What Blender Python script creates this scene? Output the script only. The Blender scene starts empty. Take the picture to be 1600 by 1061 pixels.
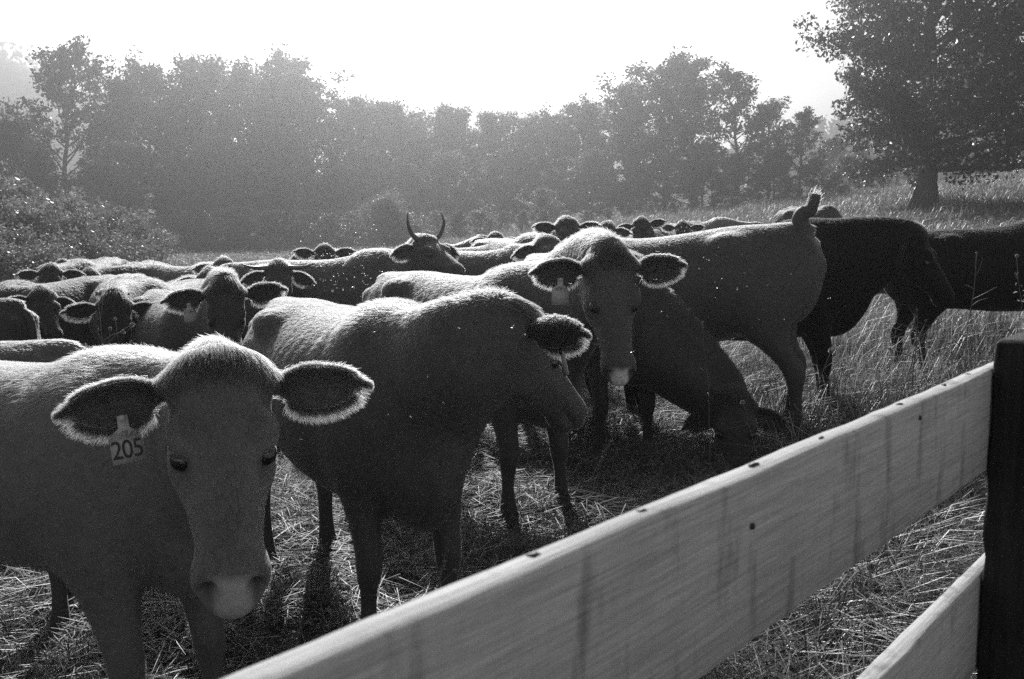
import bpy, math, random
import numpy as np
from mathutils import Vector, Matrix, Euler
from math import radians, sin, cos, pi, atan2, sqrt

rng = np.random.default_rng(7)
random.seed(7)
SC = bpy.context.scene
COL = SC.collection

# ------------------------------------------------------------------ camera
CAM_H = 1.62
FPX = 1555.0                       # focal length in photograph pixels (35 mm lens on 36 mm film)
PITCH = math.atan(180.5 / FPX)
cam = bpy.data.cameras.new('camera')
cam.sensor_width = 36.0
cam.lens = 36.0 * FPX / 1600.0
cam.clip_start = 0.05
cam.clip_end = 3000.0
cam.dof.use_dof = True
cam.dof.focus_distance = 4.6
cam.dof.aperture_fstop = 14.0
cam_o = bpy.data.objects.new('camera', cam)
COL.objects.link(cam_o)
cam_o.location = (0, 0, CAM_H)
cam_o.rotation_euler = (pi / 2 - PITCH, 0, 0)
SC.camera = cam_o

# ------------------------------------------------------------------ sky and sun
SUN_AZ, SUN_EL = radians(-7.0), radians(29.0)      # left of straight ahead, above the frame
world = bpy.data.worlds.new('World')
SC.world = world
world.use_nodes = True
wn = world.node_tree
wn.nodes.clear()
w_out = wn.nodes.new('ShaderNodeOutputWorld')
w_bg = wn.nodes.new('ShaderNodeBackground')
w_sky = wn.nodes.new('ShaderNodeTexSky')
w_sky.sky_type = 'NISHITA'
w_sky.sun_disc = False
w_sky.sun_elevation = SUN_EL
w_sky.sun_rotation = SUN_AZ
w_sky.dust_density = 0.25
w_sky.air_density = 1.0
w_bw = wn.nodes.new('ShaderNodeRGBToBW')
w_tc = wn.nodes.new('ShaderNodeTexCoord')
w_map = wn.nodes.new('ShaderNodeMapping')
w_map.inputs['Scale'].default_value = (1.0, 1.0, 4.0)
w_noise = wn.nodes.new('ShaderNodeTexNoise')
w_noise.inputs['Scale'].default_value = 3.2
w_noise.inputs['Detail'].default_value = 7.0
w_noise.inputs['Roughness'].default_value = 0.55
w_ramp = wn.nodes.new('ShaderNodeMapRange')
w_ramp.inputs['From Min'].default_value = 0.35
w_ramp.inputs['From Max'].default_value = 0.68
w_ramp.inputs['To Min'].default_value = 0.55
w_ramp.inputs['To Max'].default_value = 1.35
w_mul = wn.nodes.new('ShaderNodeMath')
w_mul.operation = 'MULTIPLY'
wn.links.new(w_tc.outputs['Generated'], w_map.inputs['Vector'])
wn.links.new(w_map.outputs['Vector'], w_noise.inputs['Vector'])
wn.links.new(w_noise.outputs['Fac'], w_ramp.inputs['Value'])
wn.links.new(w_sky.outputs['Color'], w_bw.inputs['Color'])
wn.links.new(w_bw.outputs['Val'], w_mul.inputs[0])
wn.links.new(w_ramp.outputs['Result'], w_mul.inputs[1])
wn.links.new(w_mul.outputs['Value'], w_bg.inputs['Color'])
wn.links.new(w_bg.outputs['Background'], w_out.inputs['Surface'])
w_bg.inputs['Strength'].default_value = 0.085

sun = bpy.data.lights.new('sun', 'SUN')
sun.energy = 4.6
sun.angle = radians(0.53)
sun.color = (1, 1, 1)
sun_o = bpy.data.objects.new('sun', sun)
COL.objects.link(sun_o)
SUN_DIR = Vector((sin(SUN_AZ) * cos(SUN_EL), cos(SUN_AZ) * cos(SUN_EL), sin(SUN_EL)))
sun_o.rotation_euler = SUN_DIR.to_track_quat('Z', 'Y').to_euler()
sun_o.location = SUN_DIR * 60

SC.view_settings.view_transform = 'Standard'
SC.view_settings.look = 'None'
SC.view_settings.gamma = 1.0
SC.view_settings.exposure = 0.7
SC.view_settings.use_curve_mapping = False
SC.render.engine = 'CYCLES'
SC.cycles.max_bounces = 5
SC.cycles.diffuse_bounces = 2
SC.cycles.glossy_bounces = 2
SC.cycles.transmission_bounces = 3
SC.cycles.transparent_max_bounces = 6
SC.cycles.volume_bounces = 0
SC.cycles.sample_clamp_direct = 3.0
SC.cycles.sample_clamp_indirect = 1.0
SC.cycles.caustics_reflective = False
SC.cycles.caustics_refractive = False
SC.cycles.use_denoising = False        # the sampling grain stands in for the film's own grain
SC.cycles_curves.shape = 'RIBBONS'

# ------------------------------------------------------------------ helpers
CP, SP = cos(PITCH), sin(PITCH)


def ray(px, py):
    """direction through photograph pixel (px, py), with unit depth along +Y"""
    u = (px - 800.0) / FPX
    v = (530.5 - py) / FPX
    d = Vector((u, CP + v * SP, -SP + v * CP))
    return d / d.y


def at(px, py, d):
    """world point seen at a photograph pixel, d metres ahead of the camera"""
    r = ray(px, py)
    return Vector((r.x * d, d, CAM_H + r.z * d))


def sstep(a, b, x):
    t = np.clip((np.asarray(x, float) - a) / (b - a), 0, 1)
    return t * t * (3 - 2 * t)


def height(x, y):
    x = np.asarray(x, float)
    y = np.asarray(y, float)
    near = 0.085 * np.logaddexp(0, x * 1.6) / 1.6 - 0.035 * np.logaddexp(0, -x * 1.0) * sstep(0, 3, y)
    far = 0.112 * np.logaddexp(0, (x + 9) * 0.35) / 0.35
    far = np.minimum(far, 0.112 * 45 + 0.02 * x)
    t = sstep(11, 68, y)
    near = np.clip(near, -0.4, 2.2)
    wob = 0.03 * np.sin(x * 0.9 + 1.3) * np.sin(y * 0.7) + 0.018 * np.sin(x * 2.3 + y * 1.1)
    wob = wob * sstep(2, 5, np.hypot(x, y))
    big = 0.18 * np.sin(x * 0.11 + 0.4) * np.sin(y * 0.13) * sstep(14, 40, y)
    return near * (1 - t) + far * t + wob + big


def ground_z(x, y):
    return float(height(x, y))


def prop(o, label=None, cat=None, group=None, kind=None):
    if label: o['label'] = label
    if cat: o['category'] = cat
    if group: o['group'] = group
    if kind: o['kind'] = kind
    return o


def link(o, parent=None):
    COL.objects.link(o)
    if parent is not None:
        o.parent = parent
    return o


def empty(name, loc=(0, 0, 0), rz=0.0):
    e = bpy.data.objects.new(name, None)
    e.empty_display_size = 0.2
    e.location = loc
    e.rotation_euler = (0, 0, rz)
    return link(e)


def mesh_np(name, verts, faces, mat=None, parent=None, smooth=False, tone=None):
    """faces: (n,3) or (n,4) int array"""
    verts = np.ascontiguousarray(verts, dtype=np.float32)
    faces = np.ascontiguousarray(faces, dtype=np.int32)
    k = faces.shape[1]
    me = bpy.data.meshes.new(name)
    me.vertices.add(len(verts))
    me.vertices.foreach_set('co', verts.ravel())
    me.loops.add(faces.size)
    me.loops.foreach_set('vertex_index', faces.ravel())
    me.polygons.add(len(faces))
    me.polygons.foreach_set('loop_start', np.arange(0, faces.size, k, dtype=np.int32))
    if tone is not None:
        a = me.attributes.new('tone', 'FLOAT', 'POINT')
        a.data.foreach_set('value', np.ascontiguousarray(tone, dtype=np.float32))
    me.update(calc_edges=True)
    if smooth:
        me.polygons.foreach_set('use_smooth', np.ones(len(faces), dtype=bool))
    if mat is not None:
        me.materials.append(mat)
    o = bpy.data.objects.new(name, me)
    return link(o, parent)


def tri_quads(f):
    f = np.asarray(f)
    return np.concatenate([f[:, [0, 1, 2]], f[:, [0, 2, 3]]])


class Tubes:
    """collects tapered tubes as quads"""
    def __init__(self):
        self.v, self.f, self.n = [], [], 0

    def add(self, pts, rad, sides=6, cap=True):
        pts = np.asarray(pts, float)
        rad = np.asarray(rad, float)
        m = len(pts)
        tang = np.gradient(pts, axis=0)
        tang /= np.linalg.norm(tang, axis=1)[:, None] + 1e-9
        ref = np.array([0.31, 0.17, 0.93])
        if abs(tang[0] @ ref) > 0.9:
            ref = np.array([0.9, 0.3, 0.1])
        a = np.cross(tang, ref)
        a /= np.linalg.norm(a, axis=1)[:, None] + 1e-9
        b = np.cross(tang, a)
        th = np.linspace(0, 2 * pi, sides, endpoint=False)
        ring = (pts[:, None, :] + rad[:, None, None] * (np.cos(th)[None, :, None] * a[:, None, :] + np.sin(th)[None, :, None] * b[:, None, :]))
        base = self.n
        self.v.append(ring.reshape(-1, 3))
        idx = base + np.arange(m * sides).reshape(m, sides)
        nx = np.roll(idx, -1, axis=1)
        q = np.stack([idx[:-1], nx[:-1], nx[1:], idx[1:]], -1).reshape(-1, 4)
        self.f.append(q)
        self.n += m * sides
        if cap:
            self.v.append(pts[[0, -1]])
            c0, c1 = self.n, self.n + 1
            self.n += 2
            e0 = np.stack([np.full(sides, c0), nx[0], idx[0], idx[0]], -1)
            e1 = np.stack([np.full(sides, c1), idx[-1], nx[-1], nx[-1]], -1)
            t = np.concatenate([e0, e1])
            self.caps = getattr(self, 'caps', [])
            self.caps.append(t[:, :3])

    def data(self):
        v = np.concatenate(self.v)
        f = tri_quads(np.concatenate(self.f))
        if getattr(self, 'caps', None):
            f = np.concatenate([f] + self.caps)
        return v, f

    def build(self, name, mat, parent=None, smooth=True):
        v, f = self.data()
        return mesh_np(name, v, f, mat, parent, smooth)


def crspline(tab, n=160):
    """Catmull-Rom densify of a table whose first column is the monotone parameter"""
    tab = np.asarray(tab, float)
    t = tab[:, 0]
    tt = np.linspace(t[0], t[-1], n)
    out = [tt]
    for c in range(1, tab.shape[1]):
        y = tab[:, c]
        m = np.gradient(y, t)
        i = np.clip(np.searchsorted(t, tt) - 1, 0, len(t) - 2)
        h = t[i + 1] - t[i]
        u = (tt - t[i]) / h
        out.append((2 * u**3 - 3 * u**2 + 1) * y[i] + (u**3 - 2 * u**2 + u) * h * m[i] + (-2 * u**3 + 3 * u**2) * y[i + 1] + (u**3 - u**2) * h * m[i + 1])
    return np.stack(out, 1)


# ------------------------------------------------------------------ materials (a black-and-white picture: all greys)
def new_mat(name):
    m = bpy.data.materials.new(name)
    m.use_nodes = True
    nt = m.node_tree
    nt.nodes.clear()
    out = nt.nodes.new('ShaderNodeOutputMaterial')
    return m, nt, out


def N(nt, kind, **kw):
    n = nt.nodes.new(kind)
    for k, v in kw.items():
        if k in n.inputs:
            n.inputs[k].default_value = v
        else:
            setattr(n, k, v)
    return n


def grey(v):
    return (v, v, v, 1)


def mat_leaf(name, tone, var=0.35, trans=0.45, rough=0.6, spec=0.25):
    """leaf / blade: diffuse, translucent and a little gloss; brightness varies by the 'tone' attribute"""
    m, nt, out = new_mat(name)
    at_ = N(nt, 'ShaderNodeAttribute', attribute_name='tone')
    mr = N(nt, 'ShaderNodeMapRange')
    mr.inputs['To Min'].default_value = tone * (1 - var)
    mr.inputs['To Max'].default_value = tone * (1 + var)
    nt.links.new(at_.outputs['Fac'], mr.inputs['Value'])
    dif = N(nt, 'ShaderNodeBsdfDiffuse')
    tr = N(nt, 'ShaderNodeBsdfTranslucent')
    gl = N(nt, 'ShaderNodeBsdfGlossy', Roughness=rough)
    gl.inputs['Color'].default_value = grey(0.9)
    nt.links.new(mr.outputs['Result'], dif.inputs['Color'])
    nt.links.new(mr.outputs['Result'], tr.inputs['Color'])
    mx = N(nt, 'ShaderNodeMixShader', Fac=trans)
    nt.links.new(dif.outputs[0], mx.inputs[1])
    nt.links.new(tr.outputs[0], mx.inputs[2])
    fr = N(nt, 'ShaderNodeFresnel', IOR=1.4)
    mu = N(nt, 'ShaderNodeMath', operation='MULTIPLY')
    mu.inputs[1].default_value = spec
    nt.links.new(fr.outputs[0], mu.inputs[0])
    mx2 = N(nt, 'ShaderNodeMixShader')
    nt.links.new(mu.outputs[0], mx2.inputs[0])
    nt.links.new(mx.outputs[0], mx2.inputs[1])
    nt.links.new(gl.outputs[0], mx2.inputs[2])
    nt.links.new(mx2.outputs[0], out.inputs['Surface'])
    return m


def mat_noise(name, lo, hi, scale=6.0, rough=0.8, bump=0.0, detail=6.0, stretch=None, spec=0.3):
    m, nt, out = new_mat(name)
    tc = N(nt, 'ShaderNodeTexCoord')
    mp = N(nt, 'ShaderNodeMapping')
    if stretch:
        mp.inputs['Scale'].default_value = stretch
    nt.links.new(tc.outputs['Object'], mp.inputs['Vector'])
    no = N(nt, 'ShaderNodeTexNoise', Scale=scale, Detail=detail, Roughness=0.62)
    nt.links.new(mp.outputs[0], no.inputs['Vector'])
    mr = N(nt, 'ShaderNodeMapRange')
    mr.inputs['From Min'].default_value = 0.3
    mr.inputs['From Max'].default_value = 0.7
    mr.inputs['To Min'].default_value = lo
    mr.inputs['To Max'].default_value = hi
    nt.links.new(no.outputs['Fac'], mr.inputs['Value'])
    b = N(nt, 'ShaderNodeBsdfPrincipled', Roughness=rough)
    b.inputs['Specular IOR Level'].default_value = spec
    nt.links.new(mr.outputs[0], b.inputs['Base Color'])
    if bump:
        bp = N(nt, 'ShaderNodeBump', Strength=bump, Distance=0.01)
        nt.links.new(no.outputs['Fac'], bp.inputs['Height'])
        nt.links.new(bp.outputs[0], b.inputs['Normal'])
    nt.links.new(b.outputs[0], out.inputs['Surface'])
    return m


def mat_coat(name, tone):
    """short-haired hide under the hair: the 'tone' attribute marks the paler muzzle and darker hooves/lids"""
    m, nt, out = new_mat(name)
    a = N(nt, 'ShaderNodeAttribute', attribute_name='tone')
    tc = N(nt, 'ShaderNodeTexCoord')
    mp = N(nt, 'ShaderNodeMapping')
    mp.inputs['Scale'].default_value = (14, 30, 30)
    nt.links.new(tc.outputs['Object'], mp.inputs['Vector'])
    no = N(nt, 'ShaderNodeTexNoise', Scale=1.0, Detail=5.0, Roughness=0.65)
    nt.links.new(mp.outputs[0], no.inputs['Vector'])
    no2 = N(nt, 'ShaderNodeTexNoise', Scale=3.1, Detail=3.0)
    nt.links.new(tc.outputs['Object'], no2.inputs['Vector'])
    ad = N(nt, 'ShaderNodeMath', operation='ADD')
    nt.links.new(no.outputs['Fac'], ad.inputs[0])
    nt.links.new(no2.outputs['Fac'], ad.inputs[1])
    mr = N(nt, 'ShaderNodeMapRange')
    mr.inputs['From Min'].default_value = 0.6
    mr.inputs['From Max'].default_value = 1.4
    mr.inputs['To Min'].default_value = tone * 0.7
    mr.inputs['To Max'].default_value = tone * 1.3
    nt.links.new(ad.outputs[0], mr.inputs['Value'])
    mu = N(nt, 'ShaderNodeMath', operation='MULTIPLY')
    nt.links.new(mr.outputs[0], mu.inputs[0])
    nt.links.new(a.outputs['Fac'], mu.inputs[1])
    b = N(nt, 'ShaderNodeBsdfPrincipled', Roughness=0.62)
    b.inputs['Specular IOR Level'].default_value = min(0.25, 0.08 + tone * 4)
    b.inputs['Sheen Weight'].default_value = min(0.25, tone * 6)
    b.inputs['Sheen Roughness'].default_value = 0.4
    nt.links.new(mu.outputs[0], b.inputs['Base Color'])
    bp = N(nt, 'ShaderNodeBump', Strength=0.35, Distance=0.004)
    nt.links.new(no.outputs['Fac'], bp.inputs['Height'])
    nt.links.new(bp.outputs[0], b.inputs['Normal'])
    nt.links.new(b.outputs[0], out.inputs['Surface'])
    return m


def mat_hair(name, tone):
    m, nt, out = new_mat(name)
    h = N(nt, 'ShaderNodeBsdfHairPrincipled')
    h.parametrization = 'COLOR'
    h.inputs['Color'].default_value = grey(tone)
    h.inputs['Roughness'].default_value = 0.55
    h.inputs['Radial Roughness'].default_value = 0.5
    h.inputs['Random Roughness'].default_value = 0.2
    h.inputs['IOR'].default_value = 1.30
    nt.links.new(h.outputs[0], out.inputs['Surface'])
    return m


def mat_plain(name, v, rough=0.6, spec=0.4):
    m, nt, out = new_mat(name)
    tc = N(nt, 'ShaderNodeTexCoord')
    no = N(nt, 'ShaderNodeTexNoise', Scale=40.0, Detail=4.0)
    nt.links.new(tc.outputs['Object'], no.inputs['Vector'])
    mr = N(nt, 'ShaderNodeMapRange')
    mr.inputs['To Min'].default_value = v * 0.75
    mr.inputs['To Max'].default_value = v * 1.25
    nt.links.new(no.outputs['Fac'], mr.inputs['Value'])
    b = N(nt, 'ShaderNodeBsdfPrincipled', Roughness=rough)
    b.inputs['Specular IOR Level'].default_value = spec
    nt.links.new(mr.outputs[0], b.inputs['Base Color'])
    nt.links.new(b.outputs[0], out.inputs['Surface'])
    return m


def mat_wood(name, lo, hi, along=(3.0, 95.0, 95.0)):
    """weathered sawn board: grain along local X, saw marks across it, dark stains and knots"""
    m, nt, out = new_mat(name)
    tc = N(nt, 'ShaderNodeTexCoord')
    mp = N(nt, 'ShaderNodeMapping')
    mp.inputs['Scale'].default_value = along
    nt.links.new(tc.outputs['Object'], mp.inputs['Vector'])
    g = N(nt, 'ShaderNodeTexNoise', Scale=3.0, Detail=8.0, Roughness=0.65, Distortion=0.6)
    nt.links.new(mp.outputs[0], g.inputs['Vector'])
    mp2 = N(nt, 'ShaderNodeMapping')
    mp2.inputs['Scale'].default_value = (55.0, 2.0, 2.0)
    mp2.inputs['Rotation'].default_value = (0, 0.25, 0)
    nt.links.new(tc.outputs['Object'], mp2.inputs['Vector'])
    saw = N(nt, 'ShaderNodeTexNoise', Scale=2.0, Detail=3.0)
    nt.links.new(mp2.outputs[0], saw.inputs['Vector'])
    mp3 = N(nt, 'ShaderNodeMapping')
    mp3.inputs['Scale'].default_value = (9.0, 9.0, 2.2)
    nt.links.new(tc.outputs['Object'], mp3.inputs['Vector'])
    st = N(nt, 'ShaderNodeTexNoise', Scale=2.2, Detail=6.0, Roughness=0.6)
    nt.links.new(mp3.outputs[0], st.inputs['Vector'])
    str_ = N(nt, 'ShaderNodeMapRange')
    str_.inputs['From Min'].default_value = 0.30
    str_.inputs['From Max'].default_value = 0.46
    str_.inputs['To Min'].default_value = 0.42
    str_.inputs['To Max'].default_value = 1.0
    nt.links.new(st.outputs['Fac'], str_.inputs['Value'])
    s1 = N(nt, 'ShaderNodeMath', operation='MULTIPLY_ADD')
    s1.inputs[1].default_value = 0.12
    nt.links.new(saw.outputs['Fac'], s1.inputs[0])
    nt.links.new(g.outputs['Fac'], s1.inputs[2])
    mr = N(nt, 'ShaderNodeMapRange')
    mr.inputs['From Min'].default_value = 0.40
    mr.inputs['From Max'].default_value = 0.72
    mr.inputs['To Min'].default_value = lo
    mr.inputs['To Max'].default_value = hi
    nt.links.new(s1.outputs[0], mr.inputs['Value'])
    mu = N(nt, 'ShaderNodeMath', operation='MULTIPLY')
    nt.links.new(mr.outputs[0], mu.inputs[0])
    nt.links.new(str_.outputs[0], mu.inputs[1])
    b = N(nt, 'ShaderNodeBsdfPrincipled', Roughness=0.85)
    b.inputs['Specular IOR Level'].default_value = 0.2
    nt.links.new(mu.outputs[0], b.inputs['Base Color'])
    bp = N(nt, 'ShaderNodeBump', Strength=0.55, Distance=0.003)
    nt.links.new(s1.outputs[0], bp.inputs['Height'])
    nt.links.new(bp.outputs[0], b.inputs['Normal'])
    nt.links.new(b.outputs[0], out.inputs['Surface'])
    return m


M = {
    'earth': mat_noise('earth', 0.03, 0.11, 3.0, 0.95, 0.5, 10, spec=0.1),
    'grass': mat_leaf('grass_blade', 0.085, 0.8, 0.45, 0.5, 0.14),
    'straw': mat_leaf('dry_straw', 0.10, 0.9, 0.35, 0.5, 0.22),
    'meadow': mat_leaf('meadow_grass', 0.24, 0.5, 0.5, 0.6, 0.25),
    'bark': mat_noise('bark', 0.03, 0.10, 9.0, 0.95, 0.8, 8, (1, 1, 0.25), 0.1),
    'leaf': mat_leaf('leaf', 0.10, 0.75, 0.42, 0.55, 0.4),
    'leaf_dark': mat_leaf('leaf_dark', 0.06, 0.7, 0.4, 0.55, 0.3),
    'leaf_light': mat_leaf('leaf_light', 0.17, 0.8, 0.55, 0.55, 0.3),
    'leaf_oak': mat_leaf('leaf_oak', 0.03, 0.6, 0.4, 0.5, 0.5),
    'leaf_pale': mat_leaf('leaf_pale', 0.20, 0.4, 0.5, 0.55, 0.3),
    'wood': mat_wood('board_wood', 0.42, 0.70),
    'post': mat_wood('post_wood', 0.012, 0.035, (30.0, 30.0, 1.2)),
    'nail': mat_plain('nail_rust', 0.03),
    'eye': mat_plain('eyeball', 0.008, 0.06, 0.8),
    'hoof': mat_plain('hoof_horn', 0.03, 0.5),
    'horn': mat_plain('horn', 0.10, 0.4),
    'tag': mat_plain('tag_plastic', 0.42, 0.45),
    'tag_ink': mat_plain('tag_ink', 0.012, 0.5),
    'fly': mat_leaf('fly_wing', 0.5, 0.3, 0.5, 0.3, 0.9),
    'seed': mat_leaf('seed_head', 0.30, 0.4, 0.5, 0.6, 0.2),
    'stalk': mat_plain('weed_stalk', 0.16),
    'hillwood': mat_leaf('hill_leaf', 0.08, 0.5, 0.4, 0.6, 0.2),
}
COAT = {}
for nm, tb, th in (('tan', 0.120, 0.080), ('red', 0.075, 0.046), ('brown', 0.038, 0.040), ('dark', 0.015, 0.026), ('black', 0.003, 0.005)):
    COAT[nm] = (mat_coat('hide_' + nm, tb), mat_hair('hair_' + nm, th))

# ------------------------------------------------------------------ ground
def build_ground():
    ys = np.concatenate([np.linspace(-40, -1, 14), np.linspace(-0.5, 14, 75), np.linspace(14.5, 80, 90), np.linspace(84, 900, 40)])
    xs = np.concatenate([np.linspace(-600, -62, 22), np.linspace(-58, -8, 50), np.linspace(-7.6, 9, 84), np.linspace(9.6, 60, 50), np.linspace(66, 600, 22)])
    X, Y = np.meshgrid(xs, ys, indexing='ij')
    Z = height(X, Y)
    nx, ny = X.shape
    idx = np.arange(nx * ny).reshape(nx, ny)
    q = np.stack([idx[:-1, :-1], idx[1:, :-1], idx[1:, 1:], idx[:-1, 1:]], -1).reshape(-1, 4)
    o = mesh_np('ground', np.stack([X, Y, Z], -1).reshape(-1, 3), q, M['earth'], smooth=True)
    prop(o, 'trampled pasture ground under the herd, rising toward the oak', kind='structure')


build_ground()

# ------------------------------------------------------------------ board fence beside the camera
def build_fence():
    T = Vector((0.6298, 0.7767, 0)).normalized()       # along the fence, away from the camera
    NV = Vector((T.y, -T.x, 0))                      # toward the camera side
    p0 = Vector((0.6947, 1.4275, 0))                     # where the boards pass the post's left edge
    root = empty('board_fence', (p0.x, p0.y, ground_z(p0.x, p0.y)), atan2(T.y, T.x))
    prop(root, 'weathered grey board fence with a dark square post beside the herd', 'fence')
    bz = root.location.z
    tops = [1.410 - bz - 0.31 * k for k in range(4)]
    # local frame: x along T, y = left of T (pasture side), z up; boards' camera face lies on y = 0
    def board(x0, x1, top, seed, name='board'):
        r = np.random.default_rng(seed)
        n = int((x1 - x0) / 0.02)
        xs = np.linspace(x0, x1, n)
        th, hh = 0.025, 0.15
        wob = lambda a: a * np.convolve(r.normal(size=n + 8), np.ones(9) / 3, 'valid')
        bow = 0.0015 * np.sin(xs * 1.3 + seed)
        c = 0.003
        prof = [(0, -hh + c), (0, -c), (c, 0), (th - c, 0), (th, -c), (th, -hh + c), (th - c, -hh), (c, -hh)]
        rings = []
        for (py, pz) in prof:
            w1, w2 = wob(0.0004), wob(0.0005)
            rings.append(np.stack([xs, np.full(n, py) + w1, top + pz + w2 + bow], -1))
        V = np.stack(rings, 1)
        idx = np.arange(n * 8).reshape(n, 8)
        nxt = np.roll(idx, -1, 1)
        q = np.stack([idx[:-1], idx[1:], nxt[1:], nxt[:-1]], -1).reshape(-1, 4)
        ends = np.array([[idx[0, 0], idx[0, 1], idx[0, 2], idx[0, 3]], [idx[0, 0], idx[0, 3], idx[0, 4], idx[0, 7]], [idx[0, 4], idx[0, 5], idx[0, 6], idx[0, 7]]])
        ende = np.array([[idx[-1, 3], idx[-1, 2], idx[-1, 1], idx[-1, 0]], [idx[-1, 7], idx[-1, 4], idx[-1, 3], idx[-1, 0]], [idx[-1, 7], idx[-1, 6], idx[-1, 5], idx[-1, 4]]])
        return mesh_np(name, V.reshape(-1, 3), np.concatenate([q, ends, ende]), M['wood'], root)
    def nail(x, y, z, par, axis, r=0.0045):
        t = Tubes()
        a = Vector(axis)
        c = Vector((x, y, z))
        t.add([c - a * 0.004, c + a * 0.0018], [r, r * 0.9], 7)
        t.build('nail', M['nail'], par, False)
    def chip(x, z, par, sd):
        """dark knot hole / splintered nick in a board's upper edge"""
        r = np.random.default_rng(sd)
        k = 9
        th = np.linspace(0, 2 * pi, k, endpoint=False)
        rr = 0.0042 * (1 + 0.45 * r.normal(size=k).clip(-1, 1))
        y0 = 0.008 + 0.012 * r.random()
        v = [[x, y0, z + 0.0022]] + [[x + 1.5 * a * cos(t), y0 + 0.7 * a * sin(t), z + 0.0008] for a, t in zip(rr, th)]
        v += [[x + 1.5 * a * cos(t), y0 + 0.7 * a * sin(t), z - 0.006] for a, t in zip(rr, th)]
        f = [[0, 1 + i, 1 + (i + 1) % k] for i in range(k)]
        for i in range(k):
            j = (i + 1) % k
            f += [[1 + i, 1 + k + i, 1 + k + j], [1 + i, 1 + k + j, 1 + j]]
        mesh_np('knot', np.array(v), np.array(f), M['nail'], par)
    for k, top in enumerate(tops):
        b = board(-2.42, 2.62, top, 11 + k)
        if k < 2:
            for sx in (-2.36, 0.05, 0.10):
                for sz in (-0.035, -0.115):
                    nail(sx, 0.028, top + sz, b, (0, 1, 0))
        if k == 0:
            bow = lambda x: 0.0015 * sin(x * 1.3 + 11)
            for i, x in enumerate((-0.06, -0.175, -0.36, -0.60, -0.745, -0.93, -1.06)):
                chip(x, top + bow(x), b, 40 + i)
            for i, (x, z) in enumerate(((-0.78, -0.045), (-0.33, -0.02))):
                nail(x, -0.0005, top + z, b, (0, -1, 0), 0.0032)
    def post(x):
        # square sawn post, top a few centimetres above the boards and weathered
        w = 0.14
        zt = 1.454 - bz
        r = np.random.default_rng(int(x * 10) + 80)
        zs = np.linspace(-0.5, zt - 0.006, 60)
        c = 0.005
        prof = [(c, 0), (w - c, 0), (w, -c), (w, -w + c), (w - c, -w), (c, -w), (0, -w + c), (0, -c)]
        V = []
        for (a, b_) in prof:
            V.append(np.stack([x + a + 0.0012 * r.normal(size=60), b_ - 0.002 + 0.0012 * r.normal(size=60), zs], -1))
        V = np.stack(V, 1)
        idx = np.arange(60 * 8).reshape(60, 8)
        nxt = np.roll(idx, -1, 1)
        f = tri_quads(np.stack([idx[:-1], idx[1:], nxt[1:], nxt[:-1]], -1).reshape(-1, 4))
        top = np.array([[x + (a - w / 2) * 0.93 + w / 2, -w / 2 + (b_ + w / 2) * 0.93 - 0.002, zt] for a, b_ in prof])
        mid = np.array([[x + w / 2, -w / 2 - 0.002, zt + 0.001]])
        V = np.concatenate([V.reshape(-1, 3), top, mid])
        t0 = 480
        fs = []
        for i in range(8):
            j = (i + 1) % 8
            fs += [[idx[-1, i], t0 + i, t0 + j], [idx[-1, i], t0 + j, idx[-1, j]], [t0 + i, 488, t0 + j]]
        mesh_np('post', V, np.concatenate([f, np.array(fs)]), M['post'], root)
    post(0.0)
    post(-2.44)
    post(2.44)


build_fence()

# ------------------------------------------------------------------ cattle
def surface_nets(xs, ys, zs, F):
    """naive surface nets on a rectilinear grid; returns verts, quads (inside = negative)"""
    nx, ny, nz = F.shape
    inside = F < 0
    acc = np.zeros((nx - 1, ny - 1, nz - 1, 3), np.float32)
    cnt = np.zeros((nx - 1, ny - 1, nz - 1), np.float32)
    G = (xs.astype(np.float32), ys.astype(np.float32), zs.astype(np.float32))
    edges = []
    for ax in range(3):
        sl0 = [slice(None)] * 3
        sl1 = [slice(None)] * 3
        sl0[ax] = slice(0, -1)
        sl1[ax] = slice(1, None)
        a, b = inside[tuple(sl0)], inside[tuple(sl1)]
        I = np.argwhere(a != b)
        edges.append((I, a[tuple(I.T)]))
        f0 = F[tuple(sl0)][tuple(I.T)]
        f1 = F[tuple(sl1)][tuple(I.T)]
        t = f0 / (f0 - f1)
        P = np.stack([G[k][I[:, k]] for k in range(3)], -1)
        P[:, ax] += t * (G[ax][I[:, ax] + 1] - G[ax][I[:, ax]])
        o1, o2 = [k for k in range(3) if k != ax]
        for d1 in (0, -1):
            for d2 in (0, -1):
                J = I.copy()
                J[:, o1] += d1
                J[:, o2] += d2
                ok = (J[:, o1] >= 0) & (J[:, o2] >= 0) & (J[:, o1] < acc.shape[o1]) & (J[:, o2] < acc.shape[o2])
                np.add.at(acc, tuple(J[ok].T), P[ok])
                np.add.at(cnt, tuple(J[ok].T), 1)
    has = cnt > 0
    vid = np.full(cnt.shape, -1, np.int64)
    vid[has] = np.arange(has.sum())
    V = acc[has] / cnt[has][:, None]
    quads = []
    for ax, (I, s) in enumerate(edges):
        o1, o2 = [(1, 2), (2, 0), (0, 1)][ax]
        ok = (I[:, o1] > 0) & (I[:, o2] > 0) & (I[:, o1] < F.shape[o1] - 1) & (I[:, o2] < F.shape[o2] - 1)
        I, s = I[ok], s[ok]
        def c(d1, d2):
            J = I.copy()
            J[:, o1] += d1
            J[:, o2] += d2
            return vid[tuple(J.T)]
        q = np.stack([c(-1, -1), c(0, -1), c(0, 0), c(-1, 0)], -1)
        q[~s] = q[~s][:, ::-1]
        quads.append(q)
    return V, np.concatenate(quads)


def smin(a, b, k):
    h = np.clip(0.5 + 0.5 * (b - a) / k, 0, 1)
    return b + (a - b) * h - k * h * (1 - h)


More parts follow.
